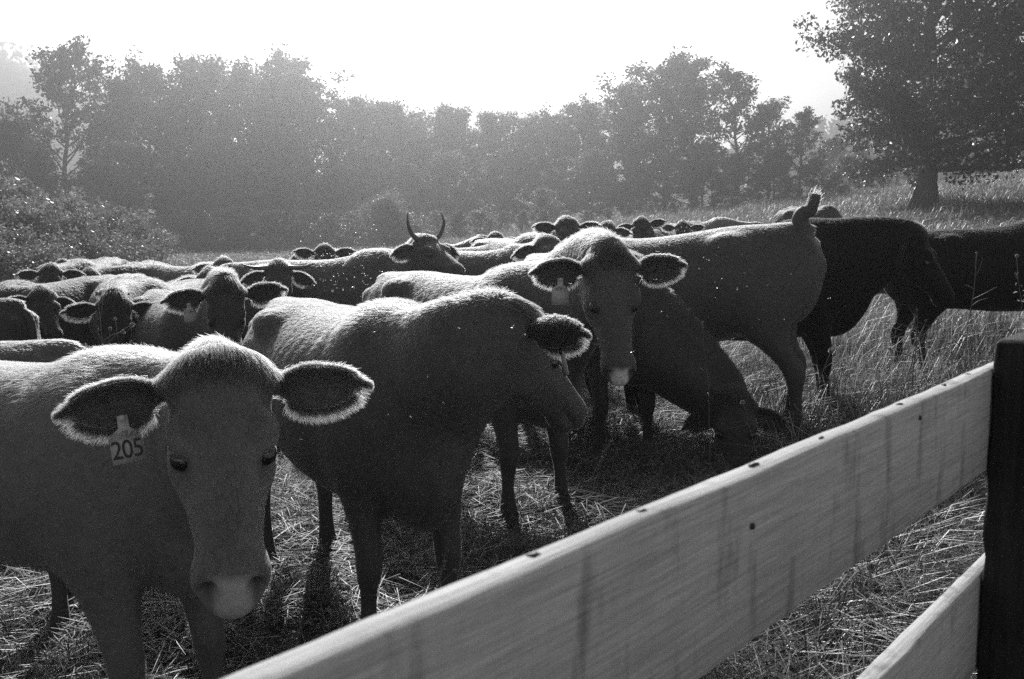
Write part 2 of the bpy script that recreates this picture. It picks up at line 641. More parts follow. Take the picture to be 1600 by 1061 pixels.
BODY = crspline([  # x, half width, top, bottom
    (-1.44, 0.03, 1.10, 1.02), (-1.40, 0.13, 1.20, 0.88), (-1.33, 0.19, 1.265, 0.76), (-1.22, 0.235, 1.30, 0.69), (-1.05, 0.265, 1.315, 0.655),
    (-0.88, 0.29, 1.315, 0.63), (-0.70, 0.315, 1.30, 0.60), (-0.45, 0.35, 1.285, 0.555), (-0.20, 0.345, 1.285, 0.53), (0.0, 0.30, 1.305, 0.525),
    (0.15, 0.255, 1.285, 0.545), (0.27, 0.205, 1.20, 0.60), (0.36, 0.13, 1.08, 0.69), (0.42, 0.03, 0.95, 0.80)])
FLEG = crspline([  # z, x, y, half depth, half width
    (0.0, 0.155, 0.16, 0.062, 0.056), (0.05, 0.145, 0.16, 0.056, 0.052), (0.10, 0.13, 0.16, 0.048, 0.046), (0.17, 0.125, 0.16, 0.036, 0.036), (0.27, 0.125, 0.16, 0.036, 0.036),
    (0.345, 0.13, 0.16, 0.052, 0.050), (0.40, 0.13, 0.16, 0.056, 0.053), (0.48, 0.115, 0.165, 0.064, 0.055), (0.60, 0.09, 0.17, 0.092, 0.07), (0.74, 0.06, 0.18, 0.135, 0.09),
    (0.92, 0.08, 0.18, 0.15, 0.09), (1.08, 0.05, 0.15, 0.11, 0.07)])
HLEG = crspline([
    (0.0, -1.165, 0.17, 0.062, 0.056), (0.05, -1.175, 0.17, 0.056, 0.052), (0.10, -1.195, 0.17, 0.048, 0.046), (0.18, -1.21, 0.17, 0.038, 0.038), (0.32, -1.225, 0.17, 0.042, 0.040),
    (0.42, -1.235, 0.17, 0.066, 0.050), (0.48, -1.22, 0.17, 0.075, 0.052), (0.57, -1.16, 0.175, 0.085, 0.065), (0.70, -1.08, 0.185, 0.16, 0.09), (0.86, -1.06, 0.19, 0.235, 0.11),
    (1.02, -1.08, 0.17, 0.23, 0.11), (1.15, -1.08, 0.12, 0.15, 0.09)])
HEAD = crspline([  # x, half width, top, bottom
    (-0.075, 0.03, -0.04, -0.08), (-0.05, 0.085, 0.002, -0.13), (0.0, 0.104, 0.020, -0.185), (0.06, 0.110, 0.024, -0.215), (0.12, 0.112, 0.02, -0.232), (0.18, 0.113, 0.012, -0.232),
    (0.24, 0.094, 0.006, -0.215), (0.32, 0.076, 0.001, -0.178), (0.40, 0.067, -0.005, -0.152), (0.45, 0.068, -0.012, -0.142), (0.485, 0.062, -0.024, -0.134), (0.51, 0.051, -0.038, -0.122), (0.53, 0.034, -0.055, -0.106), (0.545, 0.010, -0.075, -0.088)])


def tab(T, t, c):
    return np.interp(t, T[:, 0], T[:, c])


EMASK = lambda X, Y, Z, c, r: np.sqrt(((X - c[0]) / r[0])**2 + ((Y - c[1]) / r[1])**2 + ((Z - c[2]) / r[2])**2)


def ell(X, Y, Z, c, r):
    return (EMASK(X, Y, Z, c, r) - 1) * min(r)


def make_hair(name, parent, roots, dirs, lens, bend, radius, mat, npt=4):
    """roots, dirs (n,3); lens (n,); bend (n,3) added quadratically toward the tip"""
    n = len(roots)
    if n == 0:
        return None
    hc = bpy.data.hair_curves.new(name)
    hc.add_curves([npt] * n)
    t = np.linspace(0, 1, npt)
    P = roots[:, None, :] + lens[:, None, None] * (t[None, :, None] * dirs[:, None, :] + (t**2)[None, :, None] * bend[:, None, :])
    hc.attributes['position'].data.foreach_set('vector', np.ascontiguousarray(P, dtype=np.float32).ravel())
    ra = hc.attributes.get('radius') or hc.attributes.new('radius', 'FLOAT', 'POINT')
    r = radius * (1 - 0.8 * t)[None, :] * (0.7 + 0.6 * rng.random(n))[:, None]
    ra.data.foreach_set('value', np.ascontiguousarray(r, dtype=np.float32).ravel())
    hc.materials.append(mat)
    o = bpy.data.objects.new(name, hc)
    return link(o, parent)


def unit(a):
    a = np.asarray(a, float)
    return a / (np.linalg.norm(a, axis=-1, keepdims=True) + 1e-12)


def ear_mesh(side, drp, back, fwd_n, Yax, up, length, width, roll=0.0):
    """cupped ear in the cow's local axes; returns outer-surface grid, closed verts/faces, frame"""
    L = unit(Yax * side * cos(drp) - up * sin(drp) - fwd_n * back)
    Nn = unit(fwd_n - L * (fwd_n @ L))
    Wd = np.cross(Nn, L) * side
    if Wd @ up < 0:
        Wd = -Wd
    if roll:
        Nn, Wd = Nn * cos(roll) + Wd * sin(roll), Wd * cos(roll) - Nn * sin(roll)
    nu, nv = 15, 11
    U = np.linspace(0, 1, nu)
    Vv = np.linspace(-1, 1, nv)
    w = width * (0.30 + 0.70 * sstep(0.0, 0.42, U)) * np.sqrt(np.clip(1 - np.clip((U - 0.45) / 0.56, 0, 1)**2.4, 0, 1))
    w[-1] = width * 0.05
    low = 1.18
    u_, v_ = np.meshgrid(U, Vv, indexing='ij')
    ww = w[:, None] * np.where(v_ < 0, v_ * low, v_ * 0.85)
    cup = 0.55 * w[:, None] * (v_**2) * (1 - 0.35 * u_)
    curl = 0.03 * (u_**2)
    P = L * (u_[..., None] * length) + Wd * ww[..., None] + Nn * (cup + curl - 0.012)[..., None]
    th = 0.005
    B = P - Nn * th
    n = nu * nv
    idx = np.arange(n).reshape(nu, nv)
    q = np.stack([idx[:-1, :-1], idx[1:, :-1], idx[1:, 1:], idx[:-1, 1:]], -1).reshape(-1, 4)
    ring = np.concatenate([idx[0, :], idx[1:, -1], idx[-1, -2::-1], idx[-2:0:-1, 0]])
    rn = np.roll(ring, -1)
    rim = np.stack([ring, rn, rn + n, ring + n], -1)
    f = np.concatenate([q, q[:, ::-1] + n, rim])
    return np.concatenate([P.reshape(-1, 3), B.reshape(-1, 3)]), f, (L, Wd, Nn, P, ring)


def cow(name, label, W, heading, s=1.0, poll=None, muzzle=None, muzzle_far=False, face=None, coat='red', step=0.024, fine=None, hairs=8000,
        hair_r=0.0012, roll=0.0, drp=(0.12, 0.12), back=0.25, horns=None, tag=None, tail='down', hoofs=False, eyes=True, nose=0.0, tuft=0.02,
        group=None, ears=True, neckk=1.0, legs=True, base_z=None, ear_s=1.0, belly=1.0, hs=1.0):
    """W: withers (x, y); poll: world point of the top of the head; muzzle: photograph pixel of the nose, or face: world direction of the face"""
    psi = radians(heading)
    f = np.array([cos(psi), sin(psi)])
    zg = ground_z(*W) if base_z is None else base_z
    zr = ground_z(W[0] - 1.1 * s * f[0], W[1] - 1.1 * s * f[1])
    pit = math.atan2(ground_z(*W) - zr, 1.1 * s)
    root = empty(name, (W[0], W[1], zg), psi)
    root.rotation_mode = 'XYZ'
    R = Matrix.Rotation(psi, 3, 'Z') @ Matrix.Rotation(-pit, 3, 'Y')
    root.rotation_euler = R.to_euler('XYZ')
    root.scale = (s, s, s)
    prop(root, label, 'cow', group or 'cattle of the herd in the pasture')
    Rn = np.array(R)
    O = np.array([W[0], W[1], zg])
    loc = lambda p: (np.asarray(p, float) - O) @ Rn / s
    # ---- head frame
    poll = Vector(poll)
    if face is None:
        L = 0.52 * s * hs
        r = ray(*muzzle)
        oc = Vector((0, 0, CAM_H)) - poll
        a, b, c = r.dot(r), 2 * r.dot(oc), oc.dot(oc) - L * L
        disc = b * b - 4 * a * c
        if disc <= 0:
            t = -b / (2 * a)
        else:
            t = (-b + (1 if muzzle_far else -1) * sqrt(disc)) / (2 * a)
        face = (Vector((0, 0, CAM_H)) + r * t - poll).normalized()
    hp = loc(poll)
    hx = unit(np.array(Vector(face).normalized()) @ Rn)
    up = np.array((0, 0, 1.0)) @ Rn
    hy = np.cross(up, hx)
    if np.linalg.norm(hy) < 0.15:
        hy = np.array((0, 1.0, 0))
    hy = unit(hy - hx * (hy @ hx))
    hz = np.cross(hx, hy)
    if roll:
        hy, hz = hy * cos(roll) + hz * sin(roll), hz * cos(roll) - hy * sin(roll)
    HM = np.stack([hx, hy, hz], 1)
    hp0 = hp - hz * 0.02                      # poll point sits on the crown
    h2l = lambda p: hp0 + hs * np.asarray(p, float) @ HM.T
    # ---- neck path
    A = np.array((0.02, 0, 1.02))
    E = h2l((-0.01, 0, -0.10))
    d = np.linalg.norm(E - A)
    back_dir = unit(-hx * 0.55 - hz * 0.75)
    c1 = A + np.array((0.42 * d, 0, 0.10 * d * (1 if E[2] > 0.9 else -1)))
    c2 = E + back_dir * 0.38 * d
    t = np.linspace(0, 1, 22)[:, None]
    NP = (1 - t)**3 * A + 3 * (1 - t)**2 * t * c1 + 3 * (1 - t) * t**2 * c2 + t**3 * E
    NT = unit(np.gradient(NP, axis=0))
    # ---- grid
    hb = np.array([h2l(p) for p in [(-0.09, -0.14, -0.26), (-0.09, 0.14, -0.26), (-0.09, -0.14, 0.06), (-0.09, 0.14, 0.06), (0.57, -0.11, -0.2), (0.57, 0.11, -0.2), (0.57, -0.11, 0.04), (0.57, 0.11, 0.04)]])
    h0, h1 = hb.min(0) - 0.02, hb.max(0) + 0.02
    lo = np.minimum(np.minimum(h0, NP.min(0) - 0.3), (-1.5, -0.46, -0.02))
    hi = np.maximum(np.maximum(h1, NP.max(0) + 0.32), (0.5, 0.46, 1.42))
    foot = {}
    for nm, T in (('f', FLEG), ('h', HLEG)):
        for sd in (-1, 1):
            p = O + (Rn @ np.array((T[0, 1], sd * T[0, 2], 0))) * s
            foot[nm, sd] = loc((p[0], p[1], ground_z(p[0], p[1])))[2] - 0.01
    lo[2] = min(lo[2], min(foot.values()) - 0.03)
    fine = fine or step
    def axis(a, b, fa, fb):
        pts = [a]
        while pts[-1] < b:
            x = pts[-1]
            dd = 0 if fa <= x <= fb else min(abs(x - fa), abs(x - fb))
            pts.append(x + min(step, fine + dd * 0.25))
        return np.array(pts, np.float32)
    xs, ys, zs = (axis(lo[k], hi[k], h0[k], h1[k]) for k in range(3))
    X, Y, Z = xs[:, None, None], ys[None, :, None], zs[None, None, :]
    F = np.full((len(xs), len(ys), len(zs)), 9.0, np.float32)
    def sub(a, b):
        sl = tuple(slice(max(0, int(np.searchsorted(g, a[k]) - 1)), int(np.searchsorted(g, b[k]) + 1)) for k, g in enumerate((xs, ys, zs)))
        return sl, X[sl[0]], Y[:, sl[1]], Z[:, :, sl[2]]
    # body barrel
    sl, x, y, z = sub((-1.5, -0.46, 0.42), (0.5, 0.46, 1.42))
    xc = x.ravel()
    w, zt, zb = (tab(BODY, xc, c)[:, None, None] for c in (1, 2, 3))
    zb = zt - (zt - zb) * belly
    zc = zb + (zt - zb) * 0.52
    hh = np.maximum((zt - zb) * 0.5, 0.02)
    rv = (z - zc) / hh
    weff = np.maximum(w, 0.02) * (1 - 0.20 * np.clip(rv, 0, 1)**1.7 - 0.10 * np.clip(-rv, 0, 1)**2)
    ru = np.abs(y) / weff
    b = ((ru**2.35 + np.abs(rv)**2.35)**(1 / 2.35) - 1) * np.minimum(weff, hh)
    b = np.maximum(b, np.abs(x + 0.51) - 0.935)
    rib = np.exp(-((x + 0.42) / 0.26)**2 - ((z - 0.98) / 0.2)**2) * 0.0045 * np.sin((x - 0.15 * z) * 2 * pi / 0.085)
    foss = 0.013 * np.exp(-((x + 0.74) / 0.10)**2 - ((z - 1.13) / 0.085)**2) * (np.abs(y) > 0.1)
    b = b + rib + foss
    for sd in (-1, 1):
        b = smin(b, ell(x, y, z, (-0.90, sd * 0.205, 1.23), (0.085, 0.06, 0.055)), 0.08)
        b = smin(b, ell(x, y, z, (-1.35, sd * 0.105, 1.175), (0.06, 0.05, 0.05)), 0.05)
        b = smin(b, ell(x, y, z, (0.06, sd * 0.175, 0.98), (0.14, 0.10, 0.27)), 0.07)
    b = smin(b, ell(x, y, z, (-1.30, 0, 1.285), (0.10, 0.05, 0.035)), 0.05)
    b = smin(b, ell(x, y, z, (-0.02, 0, 1.255), (0.16, 0.07, 0.05)), 0.08)
    b = smin(b, ell(x, y, z, (0.26, 0, 0.70 + 0.5 * (1 - belly)), (0.15, 0.10, 0.16)), 0.08)
    F[sl] = b
    # neck
    sl, x, y, z = sub(NP.min(0) - 0.32, NP.max(0) + 0.32)
    nf = None
    for i in range(len(NP)):
        tt = i / (len(NP) - 1.0)
        T = NT[i]
        lat = unit(np.cross((up if abs(T @ up) < 0.95 else np.array((1.0, 0, 0))), T))
        uv = np.cross(T, lat)
        ra = (0.30 * (1 - tt)**1.3 + 0.158 * (1 - (1 - tt)**1.3)) * neckk
        rb = (0.18 * (1 - tt)**1.4 + 0.102 * (1 - (1 - tt)**1.4)) * neckk
        px, py, pz = x - NP[i][0], y - NP[i][1], z - NP[i][2]
        q = np.sqrt(((px * uv[0] + py * uv[1] + pz * uv[2]) / ra)**2 + ((px * lat[0] + py * lat[1] + pz * lat[2]) / rb)**2 + ((px * T[0] + py * T[1] + pz * T[2]) / 0.10)**2)
        e = (q - 1) * rb
        nf = e if nf is None else np.minimum(nf, e)
    F[sl] = smin(F[sl], nf.astype(np.float32), 0.09)
    # dewlap from the brisket to the throat
    D0, D1 = np.array((0.26, 0, 0.76 + 0.5 * (1 - belly))), E - hz * 0.03 + hx * 0.06
    DP = D0 + (D1 - D0) * np.linspace(0, 1, 12)[:, None]
    sl, x, y, z = sub(DP.min(0) - 0.25, DP.max(0) + 0.25)
    nf = None
    for i in range(12):
        tt = i / 11.0
        ra, rb = 0.17 * (1 - tt) + 0.085 * tt, 0.085 * (1 - tt) + 0.05 * tt
        e = (np.sqrt(((x - DP[i][0]) / ra)**2 + ((y - DP[i][1]) / rb)**2 + ((z - DP[i][2]) / ra)**2) - 1) * rb
        nf = e if nf is None else np.minimum(nf, e)
    F[sl] = smin(F[sl], nf.astype(np.float32), 0.10)
    # legs
    if legs:
        for nm, T in (('f', FLEG), ('h', HLEG)):
            for sd in (-1, 1):
                gz = foot[nm, sd]
                off = 0.03 * sd * (1 if nm == 'f' else -1.3)
                sl, x, y, z = sub((T[:, 1].min() - 0.3, -0.4 if sd < 0 else -0.06, gz - 0.03), (T[:, 1].max() + 0.3, 0.06 if sd < 0 else 0.4, 1.2))
                zz = z.ravel()
                zn = np.where(zz < 0.62, 0.62 - (0.62 - zz) * 0.62 / (0.62 - gz), zz)
                cx, cy, ra, rb = (tab(T, zn, c)[None, None, :] for c in (1, 2, 3, 4))
                cx = cx + off * np.clip((0.62 - zn) / 0.5, 0, 1)[None, None, :]
                q = np.sqrt(((x - cx) / ra)**2 + ((y - sd * cy) / rb)**2)
                e = (q - 1) * np.minimum(ra, rb)
                e = np.maximum(e, np.maximum(gz - z, z - 1.12))
                k = (0.012 + 0.055 * np.clip((zz - 0.45) / 0.3, 0, 1))[None, None, :]
                F[sl] = smin(F[sl], e.astype(np.float32), k)
    # head
    sl, x, y, z = sub(h0 - 0.05, h1 + 0.05)
    px, py, pz = (x - hp0[0]) / hs, (y - hp0[1]) / hs, (z - hp0[2]) / hs
    a = px * hx[0] + py * hx[1] + pz * hx[2]
    bb = px * hy[0] + py * hy[1] + pz * hy[2]
    cc = px * hz[0] + py * hz[1] + pz * hz[2]
    w, zt, zb = (np.interp(a, HEAD[:, 0], HEAD[:, c]) for c in (1, 2, 3))
    zc = (zt + zb) / 2
    hh = np.maximum((zt - zb) / 2, 0.012)
    rv = (cc - zc) / hh
    weff = np.maximum(w, 0.012) * (1 - 0.42 * np.clip(-rv, 0, 1)**1.3 * np.clip(1 - (a - 0.3) / 0.15, 0, 1) - 0.16 * np.clip(-rv, 0, 1) - 0.10 * np.clip(rv, 0, 1)**2)
    ab = np.abs(bb)
    hd = ((((ab / weff)**2.5 + np.abs(rv)**2.5)**(1 / 2.5)) - 1) * np.minimum(weff, hh)
    hd = np.maximum(hd, np.abs(a - 0.2325) - 0.308)
    hd = smin(hd, ell(a, ab, cc, (0.155, 0.088, -0.004), (0.052, 0.028, 0.026)), 0.03)
    hd = smin(hd, ell(a, ab, cc, (0.13, 0.075, -0.15), (0.09, 0.03, 0.07)), 0.03)
    hd = smin(hd, ell(a, ab, cc, (0.455, 0.0, -0.066), (0.056, 0.070, 0.040)), 0.03)
    hd = smin(hd, ell(a, ab, cc, (0.450, 0.0, -0.135), (0.058, 0.050, 0.026)), 0.012)
    hd = smin(hd, ell(a, ab, cc, (-0.005, 0.0, 0.010), (0.050, 0.085, 0.030)), 0.035)
    hd = smin(hd, ell(a, ab, cc, (-0.005, 0.085, -0.045), (0.03, 0.05, 0.03)), 0.03)
    hd = hd + 0.011 * np.exp(-((a - 0.192) / 0.026)**2 - ((cc + 0.038) / 0.017)**2) * (ab > 0.06)
    hd = hd + 0.007 * np.exp(-((a - 0.255) / 0.05)**2 - ((cc + 0.055) / 0.028)**2) * (ab > 0.04)
    hd = hd + 0.006 * np.exp(-((cc + 0.118 + 0.1 * (a - 0.5)) / 0.007)**2) * np.clip((a - 0.36) / 0.04, 0, 1)
    nos = ell(a + 0.45 * (ab - 0.05), ab + 0.5 * (cc + 0.052), cc, (0.502, 0.045, -0.052), (0.034, 0.017, 0.024))
    hd = -smin(-hd, nos, 0.012)
    F[sl] = smin(F[sl], (hd * hs).astype(np.float32), 0.035)
    V, Q = surface_nets(xs, ys, zs, F)
    # ---- relax once
    e = np.concatenate([Q[:, [0, 1]], Q[:, [1, 2]], Q[:, [2, 3]], Q[:, [3, 0]]])
    for it, lam in ((0, 0.5), (1, 0.35)):
        acc = np.zeros_like(V)
        cn = np.zeros(len(V), np.float32)
        for k in range(3):
            acc[:, k] = np.bincount(e[:, 0], V[e[:, 1], k], len(V)) + np.bincount(e[:, 1], V[e[:, 0], k], len(V))
        cn = np.bincount(e[:, 0], minlength=len(V)) + np.bincount(e[:, 1], minlength=len(V))
        V = V + lam * (acc / np.maximum(cn, 1)[:, None] - V)
    HL = (V - hp0) @ HM / hs
    tone = np.ones(len(V))
    inhead = (HL[:, 0] > -0.1) & (HL[:, 0] < 0.57) & (np.abs(HL[:, 1]) < 0.14) & (HL[:, 2] > -0.27) & (HL[:, 2] < 0.07)
    front = sstep(0.478, 0.505, HL[:, 0] + 0.25 * np.abs(HL[:, 1])) * inhead * sstep(-0.125, -0.105, HL[:, 2])
    vee = sstep(-0.012, 0.012, 0.030 + 0.45 * (HL[:, 2] + 0.085) - np.abs(HL[:, 1]))
    tone = tone * (1 - 0.75 * inhead * np.exp(-((np.abs(HL[:, 1]) - 0.047) / 0.018)**2 - ((HL[:, 2] + 0.052) / 0.022)**2) * (HL[:, 0] > 0.46))
    tone = tone * (1 - 0.6 * inhead * np.exp(-((HL[:, 2] + 0.118 + 0.1 * (HL[:, 0] - 0.5)) / 0.009)**2) * (HL[:, 0] > 0.38))
    tone = tone + front * vee * nose * (1 - 0.85 * np.exp(-((np.abs(HL[:, 1]) - 0.05) / 0.012)**2 - ((HL[:, 2] + 0.05) / 0.02)**2))
    tone = tone * (1 - 0.75 * inhead * np.exp(-((HL[:, 0] - 0.195) / 0.036)**2 - ((HL[:, 2] + 0.040) / 0.022)**2) * (np.abs(HL[:, 1]) > 0.06))
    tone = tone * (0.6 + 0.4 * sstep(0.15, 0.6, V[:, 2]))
    mb, mh = COAT[coat]
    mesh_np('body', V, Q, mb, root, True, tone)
    # ---- hair on the body
    camL = loc((0, 0, CAM_H))
    tri = tri_quads(Q)
    P0, P1, P2 = V[tri[:, 0]], V[tri[:, 1]], V[tri[:, 2]]
    nr = np.cross(P1 - P0, P2 - P0)
    ar = np.linalg.norm(nr, axis=1)
    nr = nr / (ar[:, None] + 1e-12)
    cen = (P0 + P1 + P2) / 3
    vd = unit(camL - cen)
    face_c = (nr * vd).sum(1)
    wgt = ar * (face_c > -0.45) * (1 + 2.2 * np.clip(nr[:, 2], 0, 1)) * (1 + 1.5 * np.exp(-(face_c / 0.3)**2)) * (cen[:, 2] > 0.25)
    hlc = (cen - hp0) @ HM / hs
    ih = (hlc[:, 0] > -0.1) & (hlc[:, 0] < 0.57) & (np.abs(hlc[:, 1]) < 0.14) & (hlc[:, 2] > -0.27) & (hlc[:, 2] < 0.09)
    wgt = wgt * np.where(ih, np.where(hlc[:, 0] > 0.475, 0.0, 4.5), 1.0)
    pick = rng.choice(len(tri), hairs, p=wgt / wgt.sum())
    u, v = rng.random(hairs), rng.random(hairs)
    fl = u + v > 1
    u[fl], v[fl] = 1 - u[fl], 1 - v[fl]
    rt = P0[pick] + u[:, None] * (P1 - P0)[pick] + v[:, None] * (P2 - P0)[pick]
    nn = nr[pick]
    hl = (rt - hp0) @ HM / hs
    ih = ih[pick]
    crown = ih * (1 - sstep(-0.04, 0.075, hl[:, 0])) * sstep(-0.07, 0.0, hl[:, 2])
    # how near to the neck's crest
    dn = np.min(np.linalg.norm(rt[:, None, :] - NP[None, ::3, :], axis=2), axis=1)
    crest = (dn < 0.34) * sstep(0.35, 0.9, nn @ up) * (~ih)
    flow = np.where(ih[:, None], hx + 0.0 * hz, np.array((-0.7, 0, -0.75)))
    clump = np.stack([np.sin(rt[:, 0] * 61 + rt[:, 1] * 47), np.sin(rt[:, 1] * 71 + rt[:, 2] * 53), np.sin(rt[:, 2] * 57 + rt[:, 0] * 43)], 1)
    flow = flow + 0.13 * clump + 0.2 * rng.normal(size=(hairs, 3))
    flow = unit(flow - nn * (flow * nn).sum(1)[:, None])
    lift = np.where(ih, 0.04, 0.2) + 0.2 * rng.random(hairs) + 0.5 * crown + 0.3 * crest
    dr = unit(flow + nn * lift[:, None])
    ln = np.where(ih, 0.0075, 0.014) * (0.6 + 0.8 * rng.random(hairs))
    ln = ln * (1 + 0.4 * sstep(0.3, 0.9, nn @ up)) + crest * 0.022 * rng.random(hairs) + crown * tuft * (0.35 + 0.75 * rng.random(hairs))
    ln = np.where(rt[:, 2] < 0.5, ln * 0.6, ln) / s
    bend = 0.25 * flow - 0.12 * up + crown[:, None] * (0.3 * hx - 0.2 * up)
    make_hair('coat_hair', root, rt, dr, ln, bend, hair_r / s, mh, 4 if hairs > 15000 else 3)
    # ---- ears
    fh = hx + hz
    fh = unit(fh - up * (fh @ up))
    for k, sd in enumerate((-1, 1)):
        if not ears:
            break
        dk = drp[k]
        ve, fe, (L, Wd, Nn, PG, ring) = ear_mesh(sd, dk, back, fh, hy, up, 0.215 * ear_s * hs, 0.050 * ear_s * hs)
        base = h2l((0.004, sd * 0.108, -0.050))
        er = mesh_np('ear', ve + base, fe, mb, root, True, np.full(len(ve), 0.8))
        # fringe and inner hair
        ne = max(120, hairs // 14)
        PGf = PG.reshape(-1, 3)
        i = rng.integers(3, len(ring) - 3, ne)
        nxt = ring[(i + 1) % len(ring)]
        w_ = rng.random(ne)[:, None]
        p = PGf[ring[i]] * (1 - w_) + PGf[nxt] * w_
        cenr = L * 0.125
        out = unit(p - cenr)
        low = (out @ Wd) < 0.2
        dr = unit(out * 0.8 + L * 0.55 + 0.22 * rng.normal(size=(ne, 3)) + Nn * 0.15)
        ln = (np.where(low, 0.028, 0.014) * (0.5 + 0.8 * rng.random(ne))) / s
        make_hair('ear_fringe', er, p + base, dr, ln, -0.3 * np.tile(up, (ne, 1)) * low[:, None] + 0.2 * L, hair_r * 0.9 / s, mh, 3)
        nb = ne * 2
        ij = rng.integers(0, len(PGf), nb)
        p = PGf[ij] + 0.006 * rng.normal(size=(nb, 3)) - Nn * 0.003
        sgn = np.where(rng.random(nb) < 0.5, 1, -1)[:, None]
        p = p - Nn * 0.004 * (sgn < 0)
        dr = unit(L + 0.35 * sgn * Nn + 0.25 * rng.normal(size=(nb, 3)))
        make_hair('ear_hair', er, p + base, dr, (0.010 + 0.010 * rng.random(nb)) / s, np.zeros((nb, 3)), hair_r * 0.8 / s, mh, 3)
        if tag and tag.get('side') == sd:
            tp = base + L * 0.115 - Wd * 0.035 + Nn * 0.028
            ht, wd = 0.078, 0.075
            td = unit(-up * cos(tag.get('tilt', 0.1)) + hy * sin(tag.get('tilt', 0.1)))
            nrm = unit(fh + 0.0 * up)
            if tag.get('turn'):
                nrm = unit(nrm * cos(tag['turn']) + hy * sin(tag['turn']))
            nrm = unit(nrm - td * (nrm @ td))
            sx = np.cross(td, nrm)
            prof = [(-0.012, 0), (0.012, 0), (0.013, 0.030), (wd * 0.42, 0.046), (wd * 0.5, 0.052), (wd * 0.52, 0.118), (-wd * 0.52, 0.118), (-wd * 0.5, 0.052), (-wd * 0.42, 0.046), (-0.013, 0.030)]
            fr = np.array([tp + sx * a_ + td * b_ + nrm * 0.004 * sin(b_ * 20) for a_, b_ in prof])
            bk = fr - nrm * 0.0022
            m_ = len(prof)
            cf, cb = fr.mean(0), bk.mean(0)
            vv = np.concatenate([fr, bk, [tp + td * 0.07 + nrm * 0.003, tp + td * 0.07 - nrm * 0.0005]])
            ff = []
            for q_ in range(m_):
                j = (q_ + 1) % m_
                ff += [[2 * m_, q_, j], [2 * m_ + 1, m_ + j, m_ + q_], [q_, m_ + q_, m_ + j], [q_, m_ + j, j]]
            tg = mesh_np('ear_tag', vv, np.array(ff), M['tag'], er)
            bt = Tubes()
            bt.add([tp + td * 0.006 + nrm * 0.012, tp + td * 0.006 - nrm * 0.004], [0.008, 0.009], 8)
            bt.build('tag_button', M['tag'], er)
            if tag.get('text'):
                cu = bpy.data.curves.new('tag_number', 'FONT')
                cu.body = tag['text']
                cu.size = 0.062
                cu.space_character = 0.92
                cu.extrude = 0.0004
                cu.align_x = 'CENTER'
                cu.align_y = 'CENTER'
                tmp = bpy.data.objects.new('tmp', cu)
                COL.objects.link(tmp)
                dg = bpy.context.evaluated_depsgraph_get()
                me = bpy.data.meshes.new_from_object(tmp.evaluated_get(dg))
                me.name = 'tag_number'
                bpy.data.objects.remove(tmp)
                me.materials.clear()
                me.materials.append(M['tag_ink'])
                co = np.empty(len(me.vertices) * 3, np.float32)
                me.vertices.foreach_get('co', co)
                co = co.reshape(-1, 3)
                ctr = tp + td * 0.085 + nrm * 0.0058
                side_x = -sx
                cw = ctr + side_x * (co[:, :1] * 0.86) + (-td) * co[:, 1:2] * 1.05 + nrm * co[:, 2:3]
                me.vertices.foreach_set('co', cw.astype(np.float32).ravel())
                link(bpy.data.objects.new('tag_number', me), er)
    # ---- eyes
    if eyes:
        for sd in (-1, 1):
            c = h2l((0.192, sd * 0.0865, -0.042))
            th, ph = np.meshgrid(np.linspace(0, pi, 9), np.linspace(0, 2 * pi, 14, endpoint=False), indexing='ij')
            sp = np.stack([np.sin(th) * np.cos(ph), np.sin(th) * np.sin(ph), np.cos(th)], -1).reshape(-1, 3) * 0.0255 * hs + c
            idx = np.arange(9 * 14).reshape(9, 14)
            nx_ = np.roll(idx, -1, 1)
            mesh_np('eye', sp, np.stack([idx[:-1], idx[1:], nx_[1:], nx_[:-1]], -1).reshape(-1, 4), M['eye'], root, True)
    # ---- horns
    if horns:
        for sd in (-1, 1):
            pts = np.array([h2l((-0.01, sd * 0.07, 0.0)) + sd * hy * o[0] + up * o[1] + fh * o[2] for o in horns])
            pts = crspline(np.column_stack([np.arange(len(pts)), pts]), 18)[:, 1:]
            r = np.interp(np.linspace(0, 1, 18), [0, 0.25, 0.6, 0.92, 1], [0.024, 0.020, 0.014, 0.006, 0.002])
            tb = Tubes()
            tb.add(pts, r, 10)
            tb.build('horn', M['horn'], root)
    # ---- tail
    if tail:
        if tail == 'down':
            tp = np.array([(-1.34, 0, 1.25), (-1.42, 0.0, 1.19), (-1.445, 0.02, 1.04), (-1.42, 0.06, 0.85), (-1.39, 0.09, 0.65), (-1.38, 0.10, 0.52)])
        else:
            tp = np.array([loc(p) for p in tail])
        tp = crspline(np.column_stack([np.arange(len(tp)), tp]), 26)[:, 1:]
        tr = np.interp(np.linspace(0, 1, 26), [0, 0.15, 0.6, 1], [0.042, 0.032, 0.020, 0.013]) if tail == 'down' else np.interp(np.linspace(0, 1, 26), [0, 0.2, 0.45, 0.7, 1], [0.062, 0.052, 0.042, 0.034, 0.030])
        tb = Tubes()
        tb.add(tp, tr, 9)
        v_, f_ = tb.data()
        tl = mesh_np('tail', v_, f_, mb, root, True, np.ones(len(v_)))
        nh = max(150, hairs // 25) if tail == 'down' else 500
        tt = 1 - 0.42 * rng.random(nh)**1.3
        ii = np.clip((tt * 25).astype(int), 0, 24)
        p = tp[ii] + 0.014 * rng.normal(size=(nh, 3))
        dt = unit(np.gradient(tp, axis=0))[ii]
        make_hair('tail_switch', tl, p, unit(dt + 0.28 * rng.normal(size=(nh, 3))), (0.09 + 0.14 * rng.random(nh)) * (0.7 if tail == 'down' else 0.22) / s, 0.15 * rng.normal(size=(nh, 3)) - 0.15 * up, hair_r * 1.4 / s, mh, 4)
